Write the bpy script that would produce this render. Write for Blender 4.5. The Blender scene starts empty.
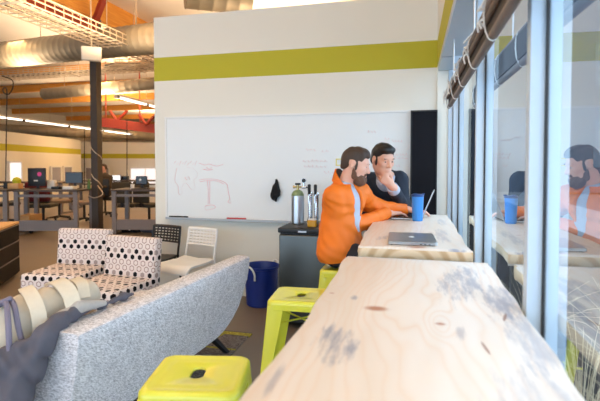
import bpy, bmesh, math, random
import numpy as np
from mathutils import Vector, Matrix
random.seed(7)
R = math.radians
S = bpy.context.scene
COL = S.collection

# ------------------------------------------------------------------ camera
EYE = 1.37
FPX, YAW, PITCH = 455.0, R(14.07), R(1.86)
CU, CV = 300.0, 164 + FPX * math.tan(PITCH)
cd = bpy.data.cameras.new('camera')
cam = bpy.data.objects.new('camera', cd); COL.objects.link(cam)
cam.location = (0, 0, EYE); cam.rotation_euler = (R(90) - PITCH, 0, YAW)
cd.sensor_width = 36; cd.lens = 36 * FPX / 600
cd.shift_y = (CV - 200.5) / 600
cd.clip_start = 0.05; cd.clip_end = 300
cd.dof.use_dof = True; cd.dof.focus_distance = 3.2; cd.dof.aperture_fstop = 3.2
S.camera = cam
_r = Vector((math.cos(YAW), math.sin(YAW), 0)); _fh = Vector((-math.sin(YAW), math.cos(YAW), 0))
_fw = _fh * math.cos(PITCH) + Vector((0, 0, -math.sin(PITCH))); _up = _fh * math.sin(PITCH) + Vector((0, 0, math.cos(PITCH)))
def at(u, v, d):
    """the point d metres deep in the room along the camera axis, seen at u, v in the photo"""
    q = _r * ((u - CU) / FPX) + _up * ((CV - v) / FPX) + _fw
    return Vector((0, 0, EYE)) + q * d

# ------------------------------------------------------------------ materials
def srgb(r, g, b):
    f = lambda c: ((c / 255) / 12.92 if c <= 10 else (((c / 255) + .055) / 1.055) ** 2.4)
    return (f(r), f(g), f(b), 1)
class NT:
    def __init__(s, name):
        s.m = bpy.data.materials.new(name); s.m.use_nodes = True
        s.t = s.m.node_tree; s.b = s.t.nodes['Principled BSDF']; s.out = s.t.nodes['Material Output']
    def n(s, typ, **kw):
        x = s.t.nodes.new('ShaderNode' + typ)
        for k, v in kw.items():
            if k in x.inputs: s.set(x.inputs[k], v)
            else: setattr(x, k, v)
        return x
    def set(s, inp, v):
        if isinstance(v, bpy.types.NodeSocket): s.t.links.new(v, inp)
        else: inp.default_value = v
    def math(s, op, a, b=None, c=None):
        x = s.t.nodes.new('ShaderNodeMath'); x.operation = op
        s.set(x.inputs[0], a)
        if b is not None: s.set(x.inputs[1], b)
        if c is not None: s.set(x.inputs[2], c)
        return x.outputs[0]
    def mix(s, f, a, b, blend='MIX'):
        x = s.t.nodes.new('ShaderNodeMix'); x.data_type = 'RGBA'; x.blend_type = blend
        s.set(x.inputs[0], f); s.set(x.inputs[6], a); s.set(x.inputs[7], b)
        return x.outputs[2]
    def ramp(s, f, stops):
        x = s.t.nodes.new('ShaderNodeValToRGB'); e = x.color_ramp.elements
        while len(e) < len(stops): e.new(.5)
        for el, (p, c) in zip(e, stops): el.position = p; el.color = c if len(c) == 4 else (*c, 1)
        s.set(x.inputs[0], f); return x.outputs[0]
    def coord(s, kind='Object'): return s.n('TexCoord').outputs[kind]
    def noise(s, vec, scale, detail=3, rough=.55):
        x = s.n('TexNoise'); s.set(x.inputs['Vector'], vec); x.inputs['Scale'].default_value = scale
        x.inputs['Detail'].default_value = detail; x.inputs['Roughness'].default_value = rough
        return x.outputs['Fac']
    def mapping(s, vec, scale=(1, 1, 1), rot=(0, 0, 0), loc=(0, 0, 0)):
        x = s.n('Mapping'); s.set(x.inputs['Vector'], vec); x.inputs['Scale'].default_value = scale
        x.inputs['Rotation'].default_value = rot; x.inputs['Location'].default_value = loc
        return x.outputs[0]
    def bump(s, h, strength=.3, dist=.002):
        x = s.n('Bump'); s.set(x.inputs['Height'], h); x.inputs['Strength'].default_value = strength
        x.inputs['Distance'].default_value = dist; s.set(s.b.inputs['Normal'], x.outputs[0])
    def p(s, **kw):
        for k, v in kw.items(): s.set(s.b.inputs[k.replace('_', ' ')], v)
        return s
def mat(name, col, rough=.5, metal=0.0, var=.06, scale=20, bump=0.0, spec=.5, **kw):
    """plain procedural surface: slight noise in colour and roughness"""
    t = NT(name); o = t.coord(); nz = t.noise(o, scale)
    dark = tuple(c * (1 - var) for c in col[:3]) + (1,); lite = tuple(min(1, c * (1 + var)) for c in col[:3]) + (1,)
    t.p(Base_Color=t.mix(nz, dark, lite), Roughness=t.math('MULTIPLY_ADD', nz, .1, rough - .05), Metallic=metal)
    t.set(t.b.inputs['Specular IOR Level'], spec)
    for k, v in kw.items(): t.set(t.b.inputs[k.replace('_', ' ')], v)
    if bump: t.bump(t.noise(o, scale * 6), bump)
    return t.m
def emit(name, col, strength):
    t = NT(name); t.p(Base_Color=(.8, .8, .8, 1), Emission_Color=col, Emission_Strength=strength)
    return t.m

M = {}
M['white_wall'] = mat('white_wall', srgb(232, 229, 217), .75, scale=3, var=.02)
M['green_stripe'] = mat('green_stripe', srgb(186, 178, 40), .7, scale=3, var=.03)
M['white_paint'] = mat('white_paint', srgb(235, 235, 232), .4, var=.02)
M['white_frame'] = mat('window_frame_paint', srgb(190, 207, 222), .35, var=.03)
M['gasket'] = mat('black_gasket', srgb(25, 27, 32), .6)
M['board'] = mat('whiteboard_surface', srgb(228, 230, 228), .22, var=.02, scale=2)
M['alu'] = mat('brushed_aluminium', srgb(190, 194, 198), .32, 1.0)
M['alu_matte'] = mat('matte_aluminium', srgb(176, 180, 184), .5, .3)
M['chrome'] = mat('chrome', srgb(210, 212, 215), .12, 1.0)
M['galv'] = mat('galvanised_steel', srgb(136, 126, 108), .58, .35, var=.15, scale=6)
M['black'] = mat('black_plastic', srgb(22, 22, 24), .45)
M['black_board'] = mat('black_board_face', srgb(20, 21, 28), .75, var=.1, spec=.2)
M['black_soft'] = mat('black_cloth', srgb(18, 18, 20), .9, bump=.3)
M['black_metal'] = mat('black_powdercoat', srgb(26, 26, 28), .4)
M['yellow'] = mat('yellow_lacquer', srgb(218, 216, 66), .25, var=.03, scale=8, Coat_Weight=.4)
M['blue_tub'] = mat('blue_tub_plastic', srgb(22, 46, 128), .4)
M['rope'] = mat('white_rope', srgb(225, 225, 222), .8, bump=.4, scale=60)
M['tumbler'] = mat('blue_tumbler_paint', srgb(52, 132, 208), .35)
M['tumbler_lid'] = mat('blue_tumbler_lid', srgb(24, 62, 120), .35)
M['brown_wood'] = mat('brown_shade_wood', srgb(112, 94, 80), .6, var=.25, scale=40)
M['dark_slat'] = mat('dark_shade_slat', srgb(58, 50, 46), .7, var=.2, scale=40)
M['pale_rail'] = mat('pale_shade_rail', srgb(112, 98, 90), .5, var=.1)
M['grey_frame'] = mat('grey_desk_frame', srgb(122, 114, 112), .45)
M['dark_top'] = mat('dark_desk_top', srgb(70, 58, 52), .5)
M['skin_a'] = mat('skin', srgb(224, 172, 150), .5, var=.05, scale=30, Subsurface_Weight=.08)
M['skin_b'] = mat('skin_b', srgb(222, 172, 148), .5, var=.05, scale=30, Subsurface_Weight=.08)
M['lip'] = mat('lips', srgb(202, 138, 124), .45)
M['eye'] = mat('eyes', srgb(225, 220, 214), .2); M['iris'] = mat('dark_iris', srgb(40, 30, 26), .2)
M['brown_hair'] = mat('brown_hair', srgb(64, 48, 38), .6, var=.35, scale=70, bump=.5)
M['beard'] = mat('brown_beard', srgb(104, 72, 54), .75, var=.35, scale=120, bump=.6)
M['black_hair'] = mat('black_hair', srgb(26, 22, 22), .45, var=.3, scale=70, bump=.5)
M['orange'] = mat('orange_shell_fabric', srgb(232, 116, 14), .6, var=.08, scale=14, bump=.12)
M['collar_lining'] = mat('dark_collar_lining', srgb(92, 70, 60), .8)
M['shirt'] = mat('pale_blue_shirt', srgb(176, 186, 204), .8, var=.06)
M['navy'] = mat('navy_knit', srgb(34, 44, 58), .9, var=.15, scale=60, bump=.3)
M['jeans'] = mat('dark_jeans', srgb(32, 34, 44), .85, var=.15, scale=60)
M['shoe'] = mat('dark_shoe', srgb(40, 34, 30), .6)
M['canvas'] = mat('beige_canvas', srgb(204, 192, 172), .85, var=.08, scale=30, bump=.35)
M['strap'] = mat('cream_webbing', srgb(216, 205, 184), .85, bump=.4, scale=60)
M['lavender'] = mat('lavender_grey_cord', srgb(120, 114, 132), .8, bump=.3)
M['grey_jacket'] = mat('blue_grey_jacket', srgb(88, 86, 96), .85, var=.15, scale=14, bump=.3)
M['fleece'] = mat('pale_fleece', srgb(178, 172, 166), .95, var=.12, scale=90, bump=.6)
M['cabinet'] = mat('black_cabinet', srgb(26, 23, 23), .6, spec=.2)
M['tan'] = mat('tan_wood', srgb(205, 160, 104), .55, var=.12)
M['red_steel'] = mat('red_primer_steel', srgb(150, 50, 28), .55, var=.1)
M['dark_steel'] = mat('dark_grey_steel', srgb(70, 62, 56), .5)
M['tray_wire'] = mat('zinc_wire', srgb(205, 190, 168), .4, .5)
M['cream_ceiling'] = mat('cream_ceiling', srgb(248, 240, 228), .8, var=.04, scale=2)
M['maroon'] = mat('maroon_cloth', srgb(96, 30, 34), .9)
M['olive'] = mat('olive_upholstery', srgb(70, 64, 52), .9)
M['taupe'] = mat('taupe_upholstery', srgb(130, 112, 96), .9)
M['amber'] = mat('amber_glass', srgb(214, 156, 30), .2)
M['pink'] = mat('pink_sticker', srgb(226, 70, 140), .5)
M['lime'] = mat('lime_plastic', srgb(190, 190, 40), .5)
M['tank_green'] = mat('green_tank_shoulder', srgb(128, 146, 104), .4)
M['brass'] = mat('brass', srgb(190, 172, 120), .3, 1.0)
M['soil'] = mat('soil', srgb(48, 40, 36), .95, var=.4, scale=12, bump=.6)
M['straw'] = mat('dry_grass', srgb(206, 190, 160), .8)
M['pavement'] = mat('pavement', srgb(112, 118, 124), .9, var=.08, scale=1.5)
M['asphalt'] = mat('asphalt', srgb(66, 72, 80), .9, var=.1, scale=2)
M['facade'] = mat('blue_grey_facade', srgb(62, 72, 86), .8, var=.05)
M['outside_glass'] = mat('dark_window_glass', srgb(58, 72, 86), .15)
M['screen_off'] = mat('dark_screen', srgb(20, 20, 24), .2)
M['screen_on'] = emit('lit_screen', (.82, .92, 1, 1), 1.2)
M['tube'] = emit('fluorescent_tube', (1, .90, .74, 1), 4)
M['red_ink'] = mat('faded_red_marker', srgb(228, 178, 182), .5)
M['pink_ink'] = mat('fainter_red_marker', srgb(228, 196, 194), .5)
M['yellow_note'] = mat('yellow_note_tape', srgb(240, 222, 60), .6)
M['red_plastic'] = mat('red_marker_plastic', srgb(190, 40, 40), .4)
M['dark_glass'] = mat('frosted_glazing', srgb(150, 146, 150), .3)
M['bright_glazing'] = emit('daylit_glazing', (.95, .93, 1, 1), .9)
M['fridge_door'] = mat('stainless_door', srgb(86, 91, 91), .34, .65, var=.06, scale=3)

def glass():
    t = NT('double_glazing'); t.t.nodes.remove(t.b)
    g = t.n('NewGeometry'); vm = t.t.nodes.new('ShaderNodeVectorMath'); vm.operation = 'DOT_PRODUCT'
    t.t.links.new(g.outputs['Normal'], vm.inputs[0]); t.t.links.new(g.outputs['Incoming'], vm.inputs[1])
    f = t.math('MULTIPLY_ADD', t.math('POWER', t.math('SUBTRACT', 1, t.math('ABSOLUTE', vm.outputs['Value'])), 5), .96, .04)
    # Fresnel of one surface; two panes have four surfaces
    rr = t.math('DIVIDE', t.math('MULTIPLY', f, 4), t.math('MULTIPLY_ADD', f, 3, 1))
    tr = t.n('BsdfTransparent'); tr.inputs[0].default_value = (.86, .92, .95, 1)
    gl = t.n('BsdfGlossy'); gl.inputs['Roughness'].default_value = 0.0; gl.inputs['Color'].default_value = (.92, .97, 1, 1)
    mx = t.n('MixShader'); t.set(mx.inputs[0], rr); t.set(mx.inputs[1], tr.outputs[0]); t.set(mx.inputs[2], gl.outputs[0])
    t.t.links.new(mx.outputs[0], t.out.inputs[0]); return t.m
M['glass'] = glass()

def concrete():
    t = NT('concrete_floor'); o = t.coord()
    a = t.noise(o, .9, 5, .6); b = t.noise(o, 30, 3)
    c = t.ramp(a, [(.3, srgb(104, 92, 80)), (.7, srgb(132, 117, 100))])
    t.p(Base_Color=t.mix(t.math('MULTIPLY', b, .25), c, srgb(104, 92, 82)), Roughness=t.math('MULTIPLY_ADD', a, .3, .25)); t.bump(b, .1)
    return t.m
M['floor'] = concrete()
def timber():
    t = NT('fir_timber'); o = t.coord(); g = t.noise(t.mapping(o, (1.2, 1.2, 22)), 2.0, 4)
    t.p(Base_Color=t.ramp(g, [(.3, srgb(214, 140, 52)), (.7, srgb(238, 172, 78))]), Roughness=.6); return t.m
M['timber'] = timber()
def tweed(name, c0, c1, c2):
    t = NT(name); o = t.coord()
    a = t.noise(t.mapping(t.mapping(o, rot=(R(32), 0, R(20))), (60, 30, 190)), 1.5, 3, .6); b = t.noise(t.mapping(o, (60, 150, 60)), 1.6, 4, .7); d = t.noise(o, 20, 3)
    m_ = t.math('ADD', t.math('MULTIPLY', a, .6), t.math('ADD', t.math('MULTIPLY', b, .28), t.math('MULTIPLY', d, .12)))
    t.p(Base_Color=t.ramp(m_, [(.40, c0), (.5, c1), (.59, c2)]), Roughness=.95); t.set(t.b.inputs['Specular IOR Level'], .15)
    t.bump(m_, .5, .004); return t.m
M['tweed'] = tweed('grey_tweed', srgb(160, 158, 162), srgb(210, 208, 212), srgb(240, 238, 241))
M['rug_grey'] = tweed('grey_rug', srgb(70, 62, 60), srgb(110, 102, 98), srgb(150, 142, 136))
M['rug_yellow'] = tweed('yellow_rug', srgb(96, 90, 40), srgb(150, 142, 56), srgb(190, 182, 90))

def dotted():
    """white upholstery with rows of hexagon dots: two rows black and taupe, two rows outlined"""
    t = NT('dotted_upholstery'); uv = t.n('UVMap').outputs[0]
    sp = t.n('SeparateXYZ', Vector=uv); u, v = sp.outputs[0], sp.outputs[1]
    ry = t.math('DIVIDE', v, .047); row = t.math('FLOOR', ry); fy = t.math('SUBTRACT', t.math('SUBTRACT', ry, row), .5)
    off = t.math('MULTIPLY', t.math('FLOORED_MODULO', row, 2), .5)
    rx = t.math('ADD', t.math('DIVIDE', u, .074), off); cx = t.math('FLOOR', rx); fx = t.math('SUBTRACT', t.math('SUBTRACT', rx, cx), .5)
    ax = t.math('MULTIPLY', t.math('ABSOLUTE', fx), .074); ay = t.math('MULTIPLY', t.math('ABSOLUTE', fy), .047)
    # hexagon distance
    hx = t.math('MAXIMUM', ax, t.math('ADD', t.math('MULTIPLY', ax, .5), t.math('MULTIPLY', ay, .866)))
    r4 = t.math('FLOORED_MODULO', row, 4)
    solid = t.math('LESS_THAN', hx, .0195); ring = t.math('MULTIPLY', t.math('LESS_THAN', hx, .0225), t.math('GREATER_THAN', hx, .0165))
    is0 = t.math('LESS_THAN', r4, .5); is1 = t.math('MULTIPLY', t.math('GREATER_THAN', r4, .5), t.math('LESS_THAN', r4, 1.5)); isr = t.math('GREATER_THAN', r4, 1.5)
    odd = t.math('FLOORED_MODULO', cx, 2)
    base = srgb(226, 213, 207)
    c = t.mix(t.math('MULTIPLY', ring, isr), base, srgb(158, 128, 118))
    c = t.mix(t.math('MULTIPLY', solid, is0), c, srgb(24, 22, 26))
    c = t.mix(t.math('MULTIPLY', t.math('MULTIPLY', solid, is1), odd), c, srgb(24, 22, 26))
    c = t.mix(t.math('MULTIPLY', t.math('MULTIPLY', solid, is1), t.math('SUBTRACT', 1, odd)), c, srgb(168, 150, 144))
    t.p(Base_Color=c, Roughness=.85); t.set(t.b.inputs['Specular IOR Level'], .2); return t.m
M['dotted'] = dotted()

def pine(name, knots, stains, seed, slits=()):
    """pale slab pine: cathedral grain along its length, knots, blue stain"""
    t = NT(name); o = t.coord(); sp = t.n('SeparateXYZ', Vector=o); x, y, z = sp.outputs
    wob = t.noise(t.mapping(o, (2.2, .7, 1), loc=(seed, 0, 0)), 1.5, 3)
    fld = t.math('ADD', t.math('MULTIPLY', x, 26), t.math('MULTIPLY', wob, 9))
    kd = None
    for (kx, ky, kr) in knots:
        dx = t.math('DIVIDE', t.math('SUBTRACT', x, kx), kr); dy = t.math('DIVIDE', t.math('SUBTRACT', y, ky), kr * 3.2)
        q = t.math('ADD', t.math('MULTIPLY', dx, dx), t.math('MULTIPLY', dy, dy))
        g = t.math('EXPONENT', t.math('MULTIPLY', q, -.22))
        fld = t.math('ADD', fld, t.math('MULTIPLY', g, 3.2))
        dx2 = t.math('DIVIDE', t.math('SUBTRACT', x, kx), kr * .9); dy2 = t.math('DIVIDE', t.math('SUBTRACT', y, ky), kr * .62)
        e = t.math('EXPONENT', t.math('MULTIPLY', t.math('POWER', t.math('ADD', t.math('MULTIPLY', dx2, dx2), t.math('MULTIPLY', dy2, dy2)), 2), -1.0))
        kd = e if kd is None else t.math('MAXIMUM', kd, e)
    tri = t.math('PINGPONG', fld, .5)
    fine = t.noise(t.mapping(o, (60, 3, 60)), 3, 3)
    late = t.math('POWER', t.math('MULTIPLY', tri, 2), 3.0)
    broad = t.noise(t.mapping(o, (5, .8, 1), loc=(seed, seed, 0)), 1.5, 2)
    c = t.ramp(broad, [(.35, srgb(212, 199, 183)), (.6, srgb(221, 212, 202))])
    c = t.mix(t.math('MULTIPLY', late, t.math('MULTIPLY_ADD', broad, .75, -.12)), c, srgb(212, 172, 132))
    c = t.mix(t.math('MULTIPLY', fine, .2), c, srgb(228, 212, 194))
    nz = t.noise(t.mapping(o, (26, 4, 5), loc=(0, seed, 0)), 1.8, 5, .7)
    for (sx, sy, rx, ry, rot, k) in stains:
        m_ = t.mapping(o, (1, 1, 1), loc=(-sx, -sy, 0)); r_ = t.n('VectorRotate', Vector=m_); r_.inputs['Angle'].default_value = rot
        s2 = t.n('SeparateXYZ', Vector=r_.outputs[0])
        a = t.math('DIVIDE', s2.outputs[0], rx); b = t.math('DIVIDE', s2.outputs[1], ry)
        d = t.math('ADD', t.math('MULTIPLY', a, a), t.math('MULTIPLY', b, b))
        f = t.math('SUBTRACT', t.math('MULTIPLY_ADD', nz, 4.2, -1.3), d)
        f = t.n('Clamp', Value=t.math('MULTIPLY', f, 1.1)).outputs[0]
        c = t.mix(t.math('MULTIPLY', f, k), c, srgb(142, 144, 156))
    for (sx, sy, rx, ry, rot) in slits:
        r_ = t.n('VectorRotate', Vector=t.mapping(o, (1, 1, 1), loc=(-sx, -sy, 0))); r_.inputs['Angle'].default_value = rot
        s2 = t.n('SeparateXYZ', Vector=r_.outputs[0]); a = t.math('DIVIDE', s2.outputs[0], rx); b = t.math('DIVIDE', s2.outputs[1], ry)
        d = t.math('ADD', t.math('MULTIPLY', a, a), t.math('MULTIPLY', b, b))
        c = t.mix(t.math('MULTIPLY', t.math('LESS_THAN', d, 1), .85), c, srgb(138, 96, 74))
    if kd is not None: c = t.mix(t.math('MULTIPLY', kd, .9), c, srgb(168, 108, 76))
    t.p(Base_Color=c, Roughness=t.math('MULTIPLY_ADD', fine, .12, .32)); t.set(t.b.inputs['Specular IOR Level'], .35)
    t.bump(fine, .06); return t.m

def pine_edge():
    t = NT('pine_sawn_edge'); o = t.coord(); w_ = t.n('TexWave', wave_type='RINGS', rings_direction='Y'); t.set(w_.inputs['Vector'], t.mapping(o, (1, 1, 1), loc=(.02, 0, -.86)))
    w_.inputs['Scale'].default_value = 5; w_.inputs['Distortion'].default_value = 1.2; w_.inputs['Detail'].default_value = 2
    t.p(Base_Color=t.ramp(w_.outputs['Fac'], [(.1, srgb(196, 162, 122)), (.7, srgb(222, 198, 164))]), Roughness=.55); return t.m
M['pine_edge'] = pine_edge()
# ------------------------------------------------------------------ object helpers
def link(o, parent=None):
    COL.objects.link(o)
    if parent is not None: o.parent = parent
    return o
def obj(name, bm, material, parent=None, smooth=True, ang=35):
    me = bpy.data.meshes.new(name)
    bmesh.ops.recalc_face_normals(bm, faces=bm.faces[:])
    bm.to_mesh(me); bm.free()
    for m_ in (material if isinstance(material, (list, tuple)) else [material]): me.materials.append(M[m_] if isinstance(m_, str) else m_)
    if smooth:
        me.polygons.foreach_set('use_smooth', [True] * len(me.polygons))
        try: me.set_sharp_from_angle(angle=R(ang))
        except Exception: pass
    return link(bpy.data.objects.new(name, me), parent)
def tag(o, label, cat, group=None, kind=None):
    o['label'] = label; o['category'] = cat
    if group: o['group'] = group
    if kind: o['kind'] = kind
    return o
def thing(name, label, cat, loc=(0, 0, 0), rz=0, group=None):
    o = bpy.data.objects.new(name, None); o.empty_display_size = .1
    link(o); o.location = loc; o.rotation_euler = (0, 0, rz)
    return tag(o, label, cat, group)
def struct(name, bm, material, parent=None, smooth=False):
    o = obj(name, bm, material, parent, smooth)
    if parent is None: o['kind'] = 'structure'
    return o
def dup(root, loc, rz, label, group=None):
    r = root.copy(); COL.objects.link(r); r.location = loc; r.rotation_euler = (0, 0, rz); r['label'] = label
    if group: r['group'] = group
    for ch in list(root.children):
        c = ch.copy(); COL.objects.link(c); c.parent = r
        for g in ch.children:
            d = g.copy(); COL.objects.link(d); d.parent = c
    return r
def seat_at(o, origin):
    """move the origin of a mesh built in room coordinates to its base point"""
    o.data.transform(Matrix.Translation(-Vector(origin))); o.location = origin
    return o

def B(): return bmesh.new()
def box(bm, c, s, rot=None, bev=0, seg=2, mi=0):
    r = bmesh.ops.create_cube(bm, size=1)
    vs = r['verts']; bmesh.ops.scale(bm, vec=s, verts=vs)
    fs = list({f for v in vs for f in v.link_faces})
    if bev:
        es = list({e for v in vs for e in v.link_edges})
        q = bmesh.ops.bevel(bm, geom=es, offset=bev, segments=seg, profile=.5, affect='EDGES')
        vs = list({v for f in q['faces'] for v in f.verts} | {v for v in vs if v.is_valid})
        fs = list({f for v in vs for f in v.link_faces})
    if rot is not None: bmesh.ops.rotate(bm, cent=(0, 0, 0), matrix=rot, verts=vs)
    bmesh.ops.translate(bm, vec=c, verts=vs)
    for f in fs: f.material_index = mi
    return vs
def bx(bm, x0, x1, y0, y1, z0, z1, **k): return box(bm, ((x0+x1)/2, (y0+y1)/2, (z0+z1)/2), (abs(x1-x0), abs(y1-y0), abs(z1-z0)), **k)
def rings(bm, rs, cap=True, mi=0, closed=False):
    vv = [[bm.verts.new(p) for p in r] for r in rs]; n = len(rs[0]); out = []
    for a, b in zip(vv, vv[1:] + ([vv[0]] if closed else [])):
        for i in range(n):
            f = bm.faces.new((a[i], a[(i+1) % n], b[(i+1) % n], b[i])); f.material_index = mi; out.append(f)
    if cap and not closed:
        for q in (vv[0][::-1], vv[-1]):
            f = bm.faces.new(q); f.material_index = mi; out.append(f)
    return out
def cyl(bm, p0, p1, r0, r1=None, n=20, mi=0):
    p0, p1 = Vector(p0), Vector(p1); r1 = r0 if r1 is None else r1
    d = (p1 - p0).normalized(); a = d.orthogonal().normalized(); b = d.cross(a)
    mk = lambda p, r: [p + (a * math.cos(t) + b * math.sin(t)) * r for t in [2 * math.pi * i / n for i in range(n)]]
    return rings(bm, [mk(p0, r0), mk(p1, r1)], mi=mi)
def tube(bm, pts, r, n=8, mi=0, closed=False, flat=1.0):
    pts = [Vector(p) for p in pts]; rs = []; a = None; N = len(pts)
    for i, p in enumerate(pts):
        if closed: d = pts[(i+1) % N] - pts[i-1]
        else: d = pts[min(i+1, N-1)] - pts[max(i-1, 0)]
        d.normalize()
        a = d.orthogonal().normalized() if a is None else (a - d * a.dot(d)).normalized()
        b = d.cross(a); rr = r[i] if isinstance(r, (list, tuple)) else r
        rs.append([p + a * math.cos(t) * rr + b * math.sin(t) * rr * flat for t in [2 * math.pi * k / n for k in range(n)]])
    return rings(bm, rs, mi=mi, closed=closed)
def lathe(bm, prof, c=(0, 0, 0), n=28, mi=0):
    c = Vector(c)
    return rings(bm, [[c + Vector((max(r, 1e-4) * math.cos(t), max(r, 1e-4) * math.sin(t), z)) for t in [2 * math.pi * k / n for k in range(n)]] for r, z in prof], mi=mi)
def ribbon(bm, pts, sides, w, th, mi=0):
    """flat strap along pts; sides gives the width direction at each point"""
    rs = []; N = len(pts); pts = [Vector(p) for p in pts]
    for i, p in enumerate(pts):
        d = (pts[min(i+1, N-1)] - pts[max(i-1, 0)]).normalized(); s_ = Vector(sides[i] if isinstance(sides[0], (tuple, list, Vector)) else sides)
        s_ = (s_ - d * s_.dot(d)).normalized(); nn = d.cross(s_)
        rs.append([p + s_ * w/2 + nn * th/2, p - s_ * w/2 + nn * th/2, p - s_ * w/2 - nn * th/2, p + s_ * w/2 - nn * th/2])
    return rings(bm, rs, mi=mi)
def curve(pts, n=8):
    """Catmull-Rom through the points"""
    P = [Vector(p) for p in pts]; P = [2*P[0]-P[1]] + P + [2*P[-1]-P[-2]]; out = []
    for i in range(1, len(P) - 2):
        for k in range(n):
            t = k / n; a, b, c, d = P[i-1], P[i], P[i+1], P[i+2]
            out.append(.5 * ((2*b) + (c-a)*t + (2*a-5*b+4*c-d)*t*t + (3*b-a-3*c+d)*t**3))
    out.append(P[-2]); return out
def prism(bm, poly, h0, h1, axis='z', mi=0):
    f = {'z': lambda p, h: Vector((p[0], p[1], h)), 'y': lambda p, h: Vector((p[0], h, p[1])), 'x': lambda p, h: Vector((h, p[0], p[1]))}[axis]
    return rings(bm, [[f(p, h0) for p in poly], [f(p, h1) for p in poly]], mi=mi)
def box_uv(o):
    """UVs in metres, each face projected along its main axis"""
    me = o.data; uvl = me.uv_layers.new(name='UVMap')
    for p in me.polygons:
        nrm = p.normal; ax = max(range(3), key=lambda i: abs(nrm[i]))
        for li in p.loop_indices:
            c = me.vertices[me.loops[li].vertex_index].co
            uvl.data[li].uv = ((c.y, c.z) if ax == 0 else (c.x, c.z) if ax == 1 else (c.x, c.y))

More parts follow.
